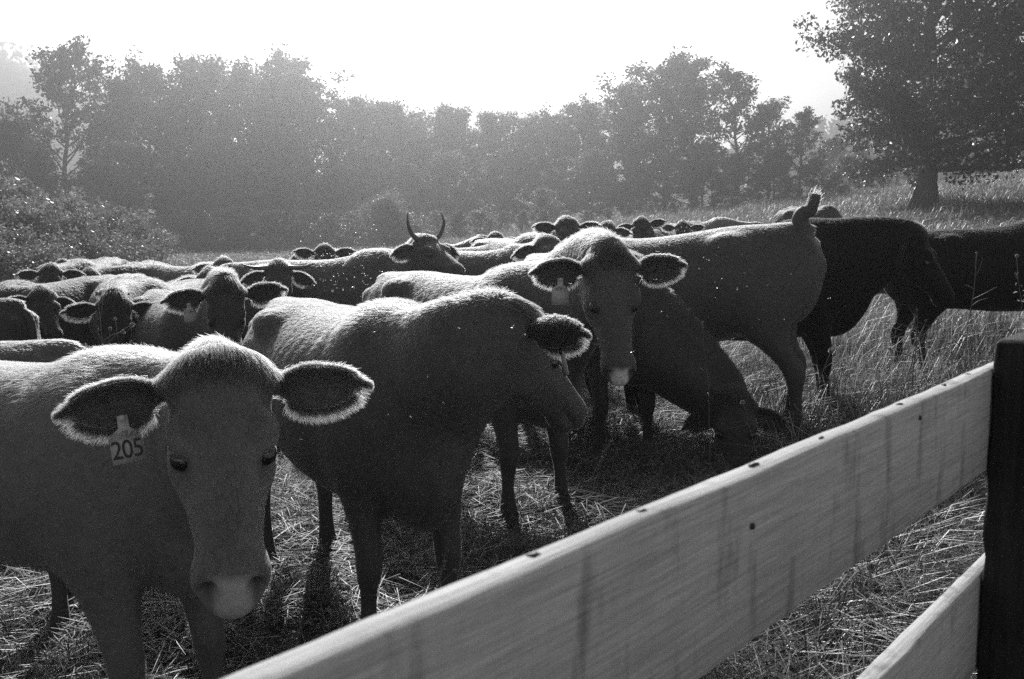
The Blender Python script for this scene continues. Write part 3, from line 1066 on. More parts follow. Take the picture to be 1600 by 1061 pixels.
    if hoofs and legs:
        for (nm, sd), gz in foot.items():
            T = FLEG if nm == 'f' else HLEG
            cx = T[0, 1] + 0.03 * sd * (1 if nm == 'f' else -1.3)
            vs, fs = [], []
            for toe in (-1, 1):
                n0 = len(vs)
                for zz, xa, xb, hw in ((0.0, -0.055, 0.095, 0.031), (0.035, -0.055, 0.080, 0.030), (0.065, -0.05, 0.058, 0.027)):
                    yc = sd * T[0, 2] + toe * 0.033
                    for (ax_, ay_) in ((xa, -hw), (xa, hw), (xb * 0.6, hw), (xb, hw * 0.35), (xb, -hw * 0.35), (xb * 0.6, -hw)):
                        vs.append((cx + ax_, yc + ay_, gz + zz))
                for l_ in (0, 1):
                    for q_ in range(6):
                        j = (q_ + 1) % 6
                        a0, a1, b0, b1 = n0 + l_ * 6 + q_, n0 + l_ * 6 + j, n0 + l_ * 6 + 6 + q_, n0 + l_ * 6 + 6 + j
                        fs += [[a0, a1, b1], [a0, b1, b0]]
                fs += [[n0 + 12, n0 + 13, n0 + 14], [n0 + 12, n0 + 14, n0 + 17], [n0 + 14, n0 + 15, n0 + 16], [n0 + 14, n0 + 16, n0 + 17]]
            mesh_np('hoof', np.array(vs), np.array(fs), M['hoof'], root)
    return root

# ------------------------------------------------------------------ trees and bushes
def leaf_quads(cent, size, r, flat=0.35):
    """one rhombic leaf card per centre, random orientation; returns verts, quads"""
    n = len(cent)
    nrm = unit(r.normal(size=(n, 3)) + np.array((0, 0, flat)))
    a = unit(np.cross(nrm, r.normal(size=(n, 3))))
    b = np.cross(nrm, a)
    sz = size * (0.6 + 0.8 * r.random(n))[:, None]
    fold = nrm * sz * 0.18
    V = np.stack([cent - a * sz, cent - b * sz * 0.52 + fold, cent + a * sz, cent + b * sz * 0.52 + fold], 1).reshape(-1, 3)
    Q = np.arange(4 * n).reshape(n, 4)
    return V, Q


def tree_data(seed, H, R, clear, leaves, leaf, trunk_r, n_br=34, shape='round', side=None, clus=0.75, fork=False, droop=0.0):
    r = np.random.default_rng(seed)
    tb = Tubes()
    k = 14
    tz = np.linspace(0, 1, k)
    wob = np.cumsum(r.normal(size=(k, 2)), 0) * 0.018 * H * tz[:, None]
    tpts = np.column_stack([wob, tz * H * 0.93])
    flare = 1 + 0.7 * np.exp(-tz * 26)
    tb.add(tpts, trunk_r * (1 - tz)**0.75 * flare + 0.02, 10)
    cl, cs = [], []
    for i in range(n_br):
        u = clear + (0.97 - clear) * ((i + r.random()) / n_br)
        p0 = np.array([np.interp(u * 0.95, tz, tpts[:, c]) for c in range(3)])
        rel = (u - clear) / (1 - clear)
        if shape == 'round':
            ext = R * (0.30 + 0.95 * sin(pi * min(1, rel * 0.86 + 0.14))**0.8) * (1 - 0.35 * rel)
        elif shape == 'tall':
            ext = R * (0.42 + 0.75 * sin(pi * min(1, rel * 0.92 + 0.12)))
        else:
            ext = R * (1.05 - 0.55 * rel)
        ext *= 0.7 + 0.5 * r.random()
        az = i * 2.399 + r.normal() * 0.4
        if side:
            ext *= 1 + side[1] * cos(az - side[0])
        el = radians(18) + rel * radians(42) + r.normal() * 0.15 - droop * (1 - rel)
        d = np.array((cos(az) * cos(el), sin(az) * cos(el), sin(el)))
        m = 8
        tt = np.linspace(0, 1, m)[:, None]
        curve = np.column_stack([np.zeros(m), np.zeros(m), (0.16 - droop * 0.5) * ext * tt.ravel()**2])
        bp = p0 + d * ext * tt + curve + np.cumsum(r.normal(size=(m, 3)), 0) * 0.03 * ext * tt
        br = trunk_r * 0.42 * (1 - 0.6 * u) * (1 - tt.ravel()) + 0.012 * H / 15
        tb.add(bp, br, 6, cap=False)
        for q in np.linspace(0.35, 1.0, 5):
            c = np.array([np.interp(q, tt.ravel(), bp[:, a]) for a in range(3)])
            nsub = 2 if q < 0.9 else 3
            for _ in range(nsub):
                dd = unit(d + r.normal(size=3) * 0.8 + np.array((0, 0, 0.15 - droop)))
                ln = ext * 0.30 * (0.5 + 0.8 * r.random())
                e = c + dd * ln
                tb.add(np.stack([c, (c + e) / 2 + r.normal(size=3) * 0.04 * ln, e]), np.array([0.014, 0.010, 0.006]) * H / 12, 4, cap=False)
                cl.append(e)
                cs.append(clus * (0.55 + 0.7 * r.random()))
                cl.append((c + e) / 2)
                cs.append(clus * 0.5)
    cl = np.array(cl)
    cs = np.array(cs)
    pick = r.choice(len(cl), leaves, p=cs**1.4 / (cs**1.4).sum())
    g = r.normal(size=(leaves, 3)) * np.array((1, 1, 0.62))
    g = g / np.maximum(1, np.linalg.norm(g, axis=1) / 1.7)[:, None]
    cen = cl[pick] + g * cs[pick][:, None] * 0.75
    cen[:, 2] = np.maximum(cen[:, 2], 0.15)
    V, Q = leaf_quads(cen, leaf, r)
    ct = r.random(len(cl))[pick] * 0.6 + 0.4 * r.random(leaves)
    return tb.data(), (V, Q, np.repeat(ct, 4))


def tree_obj(name, data, loc, scale, rz, mats, label, cat, group=None, mesh_cache=None):
    root = empty(name, loc, rz)
    root.scale = scale if isinstance(scale, tuple) else (scale,) * 3
    prop(root, label, cat, group)
    if mesh_cache and 'trunk' in mesh_cache:
        for nm in ('trunk', 'crown'):
            link(bpy.data.objects.new(nm, mesh_cache[nm]), root)
        return root
    (tv, tf), (lv, lq, lt) = data
    t = mesh_np('trunk', tv, tf, mats[0], root, True)
    c = mesh_np('crown', lv, lq, mats[1], root, False, lt)
    if mesh_cache is not None:
        mesh_cache['trunk'], mesh_cache['crown'] = t.data, c.data
    return root


def trees():
    bark = M['bark']
    # ---- the oak on the rise and its neighbour
    x, y = PX(1438, 43), 43.0
    d = tree_data(3, 15.0, 5.6, 0.13, 80000, 0.10, 0.38, 58, 'round', side=(0.0, 0.45), clus=0.54, droop=0.30)
    tree_obj('oak_tree', d, (x, y, ground_z(x, y) - 0.1), 1.0, 0.2, (bark, M['leaf_oak']), 'big spreading oak with a stout trunk alone on the grassy rise', 'tree')
    x, y = PX(1655, 39), 39.0
    d = tree_data(5, 16.0, 5.2, 0.12, 100000, 0.10, 0.36, 62, 'round', clus=0.62, droop=0.45)
    tree_obj('oak_tree', d, (x, y, ground_z(x, y) - 0.1), 1.0, 1.2, (bark, M['leaf_oak']), 'dark drooping tree cut by the frame, beside the oak on the rise', 'tree')
    # ---- variants for the wood along the pasture
    var = []
    specs = [('tall', 3.1, 0.16), ('round', 4.2, 0.08), ('tall', 3.6, 0.10), ('round', 3.8, 0.06), ('cone', 4.0, 0.05), ('tall', 2.9, 0.22), ('round', 4.6, 0.10)]
    for i, (sh, R, cr) in enumerate(specs):
        dat = tree_data(20 + i, 15.0, R, cr, (8000 if i in (0, 5) else 15000), 0.165, 0.20, 36, sh, clus=0.56 if i not in (0, 5) else 0.42)
        var.append((dat, {}))
    lab = ['slender loose-crowned tree in the wood behind the pasture', 'full round-crowned tree in the wood behind the pasture', 'tall full tree in the wood behind the pasture',
           'leafy round tree in the wood behind the pasture, foliage to the ground', 'broad-based tree in the wood behind the pasture', 'tall open tree with bare stem in the wood behind the pasture',
           'wide spreading tree in the wood behind the pasture']
    r = np.random.default_rng(99)
    # photograph column, top row, distance, variant
    row = [(108, 62, 70, 0), (188, 108, 72, 5), (30, 178, 66, 1), (252, 92, 76, 2), (312, 86, 78, 1), (372, 104, 80, 6), (432, 78, 79, 2), (492, 108, 77, 1), (548, 146, 80, 3), (602, 156, 82, 6),
           (655, 168, 84, 2), (712, 162, 84, 3), (762, 172, 84, 1), (822, 180, 84, 6), (872, 172, 82, 2), (918, 152, 80, 1), (972, 128, 78, 3), (1034, 84, 76, 2), (1082, 122, 76, 5), (1148, 104, 72, 0),
           (1196, 152, 72, 5), (1244, 168, 66, 0), (1290, 214, 84, 1), (1335, 216, 88, 3), (1395, 190, 90, 6), (1480, 200, 92, 1), (1570, 190, 92, 2), (1660, 170, 92, 3), (-60, 170, 70, 6), (-130, 150, 74, 1),
           # lower trees filling the edge of the wood
           (70, 235, 62, 4), (150, 255, 64, 3), (225, 215, 66, 1), (290, 245, 68, 4), (340, 205, 70, 3), (405, 235, 70, 6), (470, 225, 72, 4), (530, 250, 72, 1), (590, 232, 74, 3), (645, 255, 74, 4), (700, 238, 75, 6),
           (760, 250, 76, 1), (815, 235, 76, 4), (870, 262, 74, 3), (925, 235, 73, 6), (985, 248, 72, 4), (1040, 230, 71, 1), (1095, 222, 70, 6), (1150, 236, 68, 3), (1205, 232, 66, 4), (1262, 244, 68, 1), (1320, 240, 72, 6), (1370, 250, 78, 4), (1445, 252, 84, 3), (1530, 240, 86, 6), (1610, 235, 86, 4),
           # smaller growth right at the field's edge
           (300, 330, 62, 3), (380, 318, 64, 6), (445, 335, 64, 4), (520, 322, 65, 1), (600, 318, 66, 3), (680, 330, 67, 6), (760, 322, 68, 4), (850, 290, 66, 3), (925, 318, 67, 1), (1000, 310, 66, 6), (1080, 300, 65, 4), (1150, 295, 63, 3), (1225, 285, 62, 6), (1300, 268, 64, 4)]
    own = {0: 'tallest loose-crowned tree with sky showing through, near the wooded hillside', 1: 'thin open tree right beside the tallest loose-crowned tree', 6: 'tall rounded tree standing above the wood behind the horned cow',
           17: 'tallest full tree at the grassy rise end of the wood', 18: 'open-crowned tree next to the tallest full tree by the rise', 19: 'twisted open tree between the full tree and the oak', 21: 'slim leaning tree with a small flat crown nearest the oak',
           2: 'round tree between the thicket and the wooded hillside', 20: 'open bare-stemmed tree behind the slim leaning tree', 5: 'wide tree joining the two highest crowns of the wood'}
    row += [(px, 338 - int(18 * abs(sin(px))) - int(max(0, px - 900) * 0.09), 60 + 3 * sin(px * 0.7), (1, 3, 4, 6)[k % 4]) for k, px in enumerate(range(255, 1330, 33))]
    for i, (px, ty, d, v) in enumerate(row):
        x = PX(px, d)
        gz = ground_z(x, d)
        top = CAM_H + (349.7 - ty) / FPX * d
        sc = (top - gz) / 15.0
        small = sc < 0.30
        wd = sc * (1.0 + 0.12 * r.normal()) * (1.55 if small else 1.25 if sc < 0.62 else 1.0)
        pale = i in (39, 62, 67, 58)
        tree_obj('sapling' if small else 'broadleaf_tree', var[v][0], (x, d, gz - 0.1), (wd, wd, sc), r.random() * 6.28, (bark, M['leaf_pale' if pale else ('leaf_dark', 'leaf', 'leaf_dark', 'leaf_light', 'leaf_dark', 'leaf', 'leaf_light')[v]]),
                 own.get(i, lab[v]) if not small else 'low bushy sapling at the field edge below the wood', 'tree' if not small else 'sapling', 'trees of the wood behind the pasture' if not small else 'saplings along the field edge',
                 var[v][1] if not pale else None)
    # ---- bushes at the left of the pasture
    bv = []
    for i in range(4):
        bv.append((tree_data(60 + i, 3.0, 1.6, 0.04, 9000, 0.085, 0.05, 30, 'round', clus=0.42), {}))
    blab = ['dense leafy bush in the thicket at the edge of the pasture', 'rounded pale bush in the thicket at the edge of the pasture', 'spreading bush in the thicket at the edge of the pasture', 'ragged bush in the thicket at the edge of the pasture']
    for i, (px, ty, d, v) in enumerate([(-20, 300, 30, 0), (18, 325, 28, 2), (55, 318, 31, 3), (42, 345, 26, 1), (95, 322, 32, 0), (135, 335, 33, 2), (172, 340, 34, 3), (208, 348, 36, 0), (110, 352, 29, 1), (160, 366, 31, 2), (5, 372, 24, 3), (65, 382, 26, 0), (-50, 330, 27, 2),
                                        (235, 366, 40, 3), (600, 318, 58, 1), (20, 392, 23, 2)]):
        x = PX(px, d)
        gz = ground_z(x, d)
        sc = (CAM_H + (349.7 - ty) / FPX * d - gz) / 3.0
        wd = max(sc, 0.55) * (0.95 + 0.2 * r.random())
        pale = v == 1
        tree_obj('bush', bv[v][0], (x, d, gz - 0.05), (wd, wd, sc), r.random() * 6.28, (bark, M['leaf_pale']), blab[v], 'bush', 'bushes of the thicket', bv[v][1])
    # ---- wooded hills far behind
    for nm, lb, cx, cy, rx, ry, hz, sd in (('hill', 'wooded hillside rising behind the tall loose tree', -165, 260, 110, 60, 54, 1), ('hill', 'far wooded ridge above the middle of the wood', -20, 430, 75, 60, 60, 2),
                                           ('hill', 'low far ridge beside the middle ridge', 25, 460, 90, 50, 54, 3), ('hill', 'low wooded hill behind the open trees', 110, 240, 85, 50, 22.5, 4)):
        xs = np.linspace(-1.3, 1.3, 60)
        ys = np.linspace(-1.2, 1.2, 40)
        X, Y = np.meshgrid(xs, ys, indexing='ij')
        rr = np.random.default_rng(sd)
        Hh = hz * np.exp(-(X * 1.15)**2 * 1.1 - (Y * 1.2)**2 * 1.4)
        Hh = Hh + rr.normal(size=X.shape) * 0.5 * (Hh > 2)
        base = height(cx + X * rx, cy + Y * ry)
        Zz = base - 2.5 + Hh
        idx = np.arange(X.size).reshape(X.shape)
        q = np.stack([idx[:-1, :-1], idx[1:, :-1], idx[1:, 1:], idx[:-1, 1:]], -1).reshape(-1, 4)
        P = np.stack([cx + X * rx, cy + Y * ry, Zz], -1).reshape(-1, 3)
        o = mesh_np(nm, P, q, M['earth'], smooth=True)
        prop(o, lb, kind='structure')
        n = 15000
        i = rr.integers(0, len(P), n * 2)
        i = i[Hh.ravel()[i] > 1.0][:n]
        n = len(i)
        c = P[i] + np.column_stack([rr.normal(size=n) * rx * 0.03, rr.normal(size=n) * ry * 0.05, 1.0 + 3.2 * rr.random(n)])
        cl = np.sin(c[:, 0] * 0.9) * np.sin(c[:, 1] * 0.8)
        c[:, 2] += 1.3 * cl
        V, Q = leaf_quads(c, 1.1, rr)
        w_ = mesh_np('hillside_wood', V, Q, M['hillwood'], None, False, np.repeat(np.clip(0.5 + 0.3 * cl + 0.2 * rr.normal(size=n), 0, 1), 4))
        prop(w_, 'far treetops covering the ' + lb, 'wood', kind='stuff')


PX = lambda px, d: (px - 800.0) / FPX * d     # sideways metres of a photograph column at distance d
trees()

# ------------------------------------------------------------------ the herd
PX = lambda px, d: (px - 800.0) / FPX * d     # sideways metres of a photograph column at distance d


def herd():
    # 1 the cow at the fence with the numbered tag
    cow('cow', 'red-brown cow with fluffy ears and pale tag 205 standing at the fence', (-1.12, 2.90), -25, 0.955, at(343, 576, 2.3), (366, 916), coat='tan',
        step=0.020, fine=0.007, hairs=110000, hair_r=0.0006, drp=(0.16, 0.02), back=0.12, tag=dict(side=-1, text='205', tilt=0.12), hoofs=True, nose=1.3, tuft=0.034, belly=0.86, hs=1.10, ear_s=0.96, neckk=0.86)
    # 2 broadside beside it, head lowered
    cow('cow', 'dark cow with combed neck crest standing broadside behind the tag 205 cow', (-0.45, 3.75), -59, 0.98, at(808, 486, 3.42), face=(0.52, 0.46, -0.70), coat='red',
        step=0.020, fine=0.009, hairs=100000, hair_r=0.0008, drp=(0.0, 0.3), back=-0.15, ear_s=0.95, neckk=0.98, tag=dict(side=-1, tilt=-0.3, turn=2.6), hoofs=True, nose=0.1, tuft=0.04)
    # 3 looking at the camera in the middle
    cow('cow', 'cow with a pale V-shaped nose staring ahead, beside the combed-crest cow', (0.05, 5.45), -52, 1.03, at(957, 408, 4.5), (976, 585), coat='red',
        step=0.022, fine=0.009, hairs=80000, hair_r=0.0009, drp=(0.05, -0.08), back=0.1, tag=dict(side=-1, tilt=0.0), hoofs=True, nose=8.0, tuft=0.03, ear_s=1.0)
    # 5 grazing
    cow('cow', 'dark cow grazing with its nose down in the straw by the raised-tail cow', (0.70, 6.65), -68, 1.04, at(1150, 628, 6.05), (1152, 748), coat='brown',
        step=0.024, fine=0.013, hairs=40000, hair_r=0.0011, drp=(0.6, 0.5), back=0.3, hoofs=True, nose=0.5, tuft=0.05, neckk=1.05)
    # 4 raised tail
    tl = [at(1256, 368, 6.76), at(1250, 346, 6.74), at(1256, 332, 6.71), at(1266, 330, 6.69), at(1271, 318, 6.67), at(1275, 303, 6.66)]
    cow('cow', 'tall cow seen from its rump with its tail raised', (0.70, 7.25), 158, 1.12, Vector((-0.12, 7.75, 1.0)), face=(-0.7, 0.1, -0.75), coat='red',
        step=0.022, hairs=70000, hair_r=0.0011, tail=tl, hoofs=True, eyes=False)
    # 6 black cow facing right
    cow('cow', 'black cow in profile with its head level, beside the raised-tail rump', (2.26, 7.5), -3, 1.06, at(1440, 366, 7.35), (1506, 468), muzzle_far=True, coat='black',
        step=0.022, fine=0.014, hairs=40000, hair_r=0.0011, drp=(0.85, 0.4), back=0.3, hoofs=True, nose=0.4, tuft=0.02, neckk=1.0)
    # 7 black cow behind it, mostly out of frame
    cow('cow', 'black cow partly hidden by the fence post and the level-headed black cow', (4.52, 8.35), 3, 0.95, (5.5, 8.35, 1.7), face=(0.75, -0.2, -0.6), coat='black',
        step=0.026, hairs=15000, hair_r=0.0015, hoofs=True, tail=None)
    cow('cow', 'cow whose back just shows above the level-headed black cow', (4.35, 11.0), -4, 0.97, (5.0, 11.1, 1.2), face=(0.6, -0.1, -0.8), coat='brown', step=0.03, hairs=8000, hair_r=0.002)
    # 8 big face on the left, tag
    cow('cow', 'broad-faced cow with drooping ears and a blank tag, behind the tag 205 cow', (-2.02, 6.35), -58, 0.90, at(352, 452, 5.55), (358, 575), coat='brown',
        step=0.022, fine=0.011, hairs=45000, hair_r=0.0009, drp=(0.12, -0.12), back=0.1, tag=dict(side=-1, tilt=0.1), nose=0.4, tuft=0.04, ear_s=1.1)
    # left cluster
    cow('cow', 'cow whose pale hip rises just behind the shoulder of the tag 205 cow', (-2.98, 3.95), 185, 0.92, (-3.75, 3.85, 0.9), face=(-0.7, -0.2, -0.7), coat='tan',
        step=0.026, hairs=25000, hair_r=0.0010, eyes=False)
    cow('cow', 'cow with its rounded rump at the edge of the herd, by the bushes side', (-4.25, 6.25), 172, 0.95, (-5.1, 6.4, 0.9), face=(-0.7, 0.2, -0.7), coat='brown',
        step=0.026, hairs=20000, hair_r=0.0012, eyes=False)
    cow('cow', 'dark-faced cow behind the thistle heads', (-2.85, 7.7), -96, 0.93, at(178, 472, 6.6), (180, 575), coat='dark', step=0.026, fine=0.016, hairs=20000, hair_r=0.0012, drp=(0.1, 0.15), back=0.1)
    cow('cow', 'cow with a pale back and level ears, next behind the thistle-head cow', (-3.6, 9.3), -62, 0.93, at(215, 448, 8.2), (213, 525), coat='red', step=0.026, fine=0.018, hairs=20000, hair_r=0.0014,
        drp=(0.05, 0.1), back=0.1, tag=dict(side=1, tilt=0.2))
    cow('cow', 'cow gazing toward the bushes with ears swept back', (-4.6, 9.3), -110, 0.93, at(68, 458, 8.6), (90, 520), coat='dark', step=0.026, fine=0.018, hairs=14000, hair_r=0.0014, drp=(0.1, 0.45), back=0.3)
    cow('cow', 'dark cow with wide level ears at the bushes end of the herd', (-5.2, 12.0), -82, 1.0, at(78, 420, 11.0), (76, 470), coat='dark', step=0.028, fine=0.02, hairs=12000, hair_r=0.0018, drp=(0.02, 0.05), back=0.1)
    cow('cow', 'cow peering from behind the wide-eared dark cow', (-6.6, 16.2), -75, 0.97, at(97, 410, 15.0), (99, 445), coat='dark', step=0.034, hairs=6000, hair_r=0.0025, back=0.1)
    cow('cow', 'distant cow with a tilted head flecked with flies', (-5.2, 14.3), -75, 0.95, at(196, 416, 13.2), (190, 455), coat='dark', step=0.032, hairs=7000, hair_r=0.0022, back=0.1, drp=(-0.25, 0.1))
    cow('cow', 'cow with a pale back behind the small dark face, beside the horned cow', (-3.75, 12.2), -25, 0.97, at(350, 409, 11.0), (352, 455), coat='red', step=0.028, fine=0.02, hairs=14000, hair_r=0.0018, drp=(0.1, 0.1), back=0.1)
    cow('cow', 'cow with pale flanks between the broad-faced and horned cows', (-3.05, 10.3), -70, 0.93, at(326, 429, 9.3), (322, 492), coat='red', step=0.026, fine=0.018, hairs=14000, hair_r=0.0015, drp=(0.2, 0.2), back=0.15)
    cow('cow', 'horned cow facing forward with flat sideways horns', (-1.95, 9.6), -100, 0.97, at(435, 417, 8.6), (438, 485), coat='brown', step=0.026, fine=0.018, hairs=18000, hair_r=0.0014, drp=(0.35, 0.45), back=0.15,
        horns=[(0, 0, 0), (0.09, 0.0, 0.03), (0.17, 0.01, 0.07), (0.25, 0.04, 0.09)], tag=dict(side=-1, tilt=0.1))
    cow('cow', 'small dark head low between the broad-faced cow and the pale flanks', (-3.55, 11.0), -88, 0.90, at(252, 452, 9.8), (250, 505), coat='dark', step=0.028, fine=0.02, hairs=9000, hair_r=0.0017, drp=(0.1, 0.1), back=0.1)
    cow('cow', 'dark head looking over the pale back behind the wide-eared dark cow', (-4.75, 12.6), -70, 0.96, at(140, 428, 11.4), (142, 480), coat='dark', step=0.028, fine=0.02, hairs=9000, hair_r=0.0018, drp=(0.0, 0.1), back=0.1)
    cow('cow', 'dark face between the flat-horned cow and the small-faced cow', (-2.75, 13.2), -85, 0.98, at(468, 402, 12.4), (470, 442), coat='dark', step=0.03, fine=0.022, hairs=8000, hair_r=0.002, drp=(0.1, 0.0), back=0.1)
    cow('cow', 'cow resting its chin over a pale back beyond the lowered head', (-0.2, 14.8), -75, 1.0, at(775, 368, 13.6), (782, 405), coat='brown', step=0.03, fine=0.022, hairs=8000, hair_r=0.0022, drp=(0.1, 0.1), back=0.1)
    # middle
    cow('cow', 'cow with upright horns turning its head to the side', (-1.22, 9.1), -8, 1.04, at(668, 373, 8.55), (724, 412), coat='red', step=0.024, fine=0.016, hairs=30000, hair_r=0.0014, drp=(0.25, 0.3), back=0.1,
        horns=[(0, 0, 0), (0.07, 0.05, 0.0), (0.11, 0.14, 0.0), (0.10, 0.23, -0.02)])
    cow('cow', 'small-faced cow in a cloud of flies behind the upright-horned cow', (-2.25, 12.6), -80, 1.02, at(507, 388, 11.6), (508, 432), coat='dark', step=0.028, fine=0.02, hairs=14000, hair_r=0.0018, drp=(-0.12, -0.12), back=0.1)
    cow('cow', 'sunlit back behind the upright horns, head turned away', (-1.0, 13.6), 10, 1.0, (-0.35, 13.9, 1.42), face=(0.7, 0.5, -0.5), coat='tan', step=0.03, hairs=12000, hair_r=0.002, eyes=False)
    cow('cow', 'sunlit rounded rump between the upright-horned and staring cows', (-0.72, 9.9), 160, 0.98, (-1.5, 10.2, 0.9), face=(-0.7, 0.1, -0.7), coat='tan', step=0.026, hairs=18000, hair_r=0.0015, eyes=False)
    cow('cow', 'sunlit back of a cow walking away beyond the upright horns', (-0.05, 12.6), 35, 1.02, (0.55, 13.0, 1.3), face=(0.6, 0.5, -0.6), coat='red', step=0.028, hairs=14000, hair_r=0.0018, eyes=False)
    cow('cow', 'cow with a pale barrel and lowered head below the alert wide-eared cow', (0.10, 9.6), -15, 1.04, at(858, 374, 9.2), (893, 420), coat='red', step=0.026, fine=0.018, hairs=18000, hair_r=0.0015, drp=(0.35, 0.25), back=0.2)
    cow('cow', 'alert cow holding its wide-eared head highest, behind the pale barrel', (0.25, 11.8), -62, 1.06, at(888, 346, 10.4), (905, 396), coat='brown', step=0.026, fine=0.018, hairs=16000, hair_r=0.0016, drp=(-0.05, -0.08), back=0.1)
    cow('cow', 'half-hidden cow beside the alert wide-eared cow', (1.35, 13.8), -130, 1.0, at(945, 352, 12.8), (925, 392), coat='brown', step=0.03, fine=0.022, hairs=9000, hair_r=0.002, drp=(0.2, 0.2))
    cow('cow', 'dark-faced cow with a tilted head in the far row', (1.95, 15.0), -85, 1.0, at(1000, 345, 13.8), (998, 384), coat='dark', step=0.03, fine=0.022, hairs=9000, hair_r=0.0022, drp=(0.05, -0.05), back=0.1, roll=0.15)
    cow('cow', 'far cow with its dark face covered in flies', (2.95, 17.0), -110, 1.0, at(1067, 351, 15.8), (1068, 388), coat='dark', step=0.032, fine=0.024, hairs=8000, hair_r=0.0024, drp=(-0.1, -0.1), back=0.1)
    cow('cow', 'far cow with a sunlit back beside the fly-covered face', (3.75, 17.8), 12, 1.0, (4.5, 18.0, 1.6), face=(0.8, 0.1, -0.6), coat='tan', step=0.034, hairs=6000, hair_r=0.0026, eyes=False)
    cow('cow', 'far cow showing only its head over the raised-tail rump', (6.3, 21.5), -90, 1.0, at(1294, 352, 20.5), (1294, 380), coat='dark', step=0.036, hairs=4000, hair_r=0.003)
    cow('cow', 'far cow showing only its ears behind the level-headed black cow', (6.6, 21.0), -60, 0.97, at(1322, 355, 20.2), (1328, 385), coat='dark', step=0.036, hairs=4000, hair_r=0.003)


herd()

# ------------------------------------------------------------------ grass, straw, weeds
def blades(n, y0, y1, hgt, wid, seed, lean=0.5, power=1.0, region=None, curl=0.5, margin=0.62):
    r = np.random.default_rng(seed)
    y = y0 + (y1 - y0) * r.random(n)**power
    half = margin * y + 0.9
    x = (r.random(n) * 2 - 1) * half
    if region is not None:
        k = region(x, y, r)
        x, y = x[k], y[k]
        n = len(x)
    z = height(x, y)
    clump = 0.5 + 0.5 * np.sin(x * 3.1 + 1.7 * np.sin(y * 2.3)) * np.sin(y * 2.7 + 1.3 * np.sin(x * 1.9))
    h = hgt * (0.35 + 0.9 * r.random(n)) * (0.55 + 0.75 * clump)
    az = r.random(n) * 2 * pi
    d = np.column_stack([np.cos(az), np.sin(az), np.zeros(n)])
    sx = np.column_stack([-np.sin(az), np.cos(az), np.zeros(n)])
    tilt = lean * (0.2 + r.random(n))
    w = wid * (0.6 + 0.8 * r.random(n))
    base = np.column_stack([x, y, z - 0.01])
    mid = base + d * (h * tilt * 0.4)[:, None] + np.array((0, 0, 1.0)) * (h * 0.62)[:, None]
    tip = base + d * (h * tilt * (1 + curl))[:, None] + np.array((0, 0, 1.0)) * (h * (1 - 0.35 * tilt))[:, None]
    V = np.stack([base - sx * w[:, None] / 2, base + sx * w[:, None] / 2, mid + sx * w[:, None] * 0.4, mid - sx * w[:, None] * 0.4, tip], 1).reshape(-1, 3)
    i = np.arange(n)[:, None] * 5
    F = np.concatenate([i + [0, 1, 2], i + [0, 2, 3], i + [3, 2, 4]])
    tone = np.repeat(np.clip(0.25 + 0.35 * clump + 0.4 * (r.random(n) - 0.3), 0, 1), 5)
    return V, F, tone


def straws(n, y0, y1, seed, lmin, lmax, wid, zmax, tiltmax=0.25, margin=0.62, power=1.0, region=None):
    r = np.random.default_rng(seed)
    y = y0 + (y1 - y0) * r.random(n)**power
    x = (r.random(n) * 2 - 1) * (margin * y + 0.9)
    if region is not None:
        k = region(x, y, r)
        x, y = x[k], y[k]
        n = len(x)
    z = height(x, y) + 0.01 + zmax * r.random(n)**1.5
    az = r.random(n) * 2 * pi
    el = (r.random(n) - 0.3) * tiltmax * 2
    L = lmin + (lmax - lmin) * r.random(n)**1.6
    d = np.column_stack([np.cos(az) * np.cos(el), np.sin(az) * np.cos(el), np.sin(el)])
    s_ = unit(np.cross(d, r.normal(size=(n, 3))))
    w = wid * (0.5 + r.random(n))
    a = np.column_stack([x, y, z])
    b = a + d * L[:, None]
    m = (a + b) / 2 + np.array((0, 0, 1)) * (L * 0.10 * (r.random(n) - 0.2))[:, None] + s_ * (L * 0.08 * r.normal(size=n))[:, None]
    V = np.stack([a - s_ * w[:, None], a + s_ * w[:, None], m + s_ * w[:, None], m - s_ * w[:, None], b + s_ * w[:, None] * 0.6, b - s_ * w[:, None] * 0.6], 1).reshape(-1, 3)
    V[:, 2] = np.maximum(V[:, 2], height(V[:, 0], V[:, 1]) + 0.004)
    i = np.arange(n)[:, None] * 6
    F = np.concatenate([i + [0, 1, 2], i + [0, 2, 3], i + [3, 2, 4], i + [3, 4, 5]])
    tone = np.repeat(r.random(n), 6)
    return V, F, tone


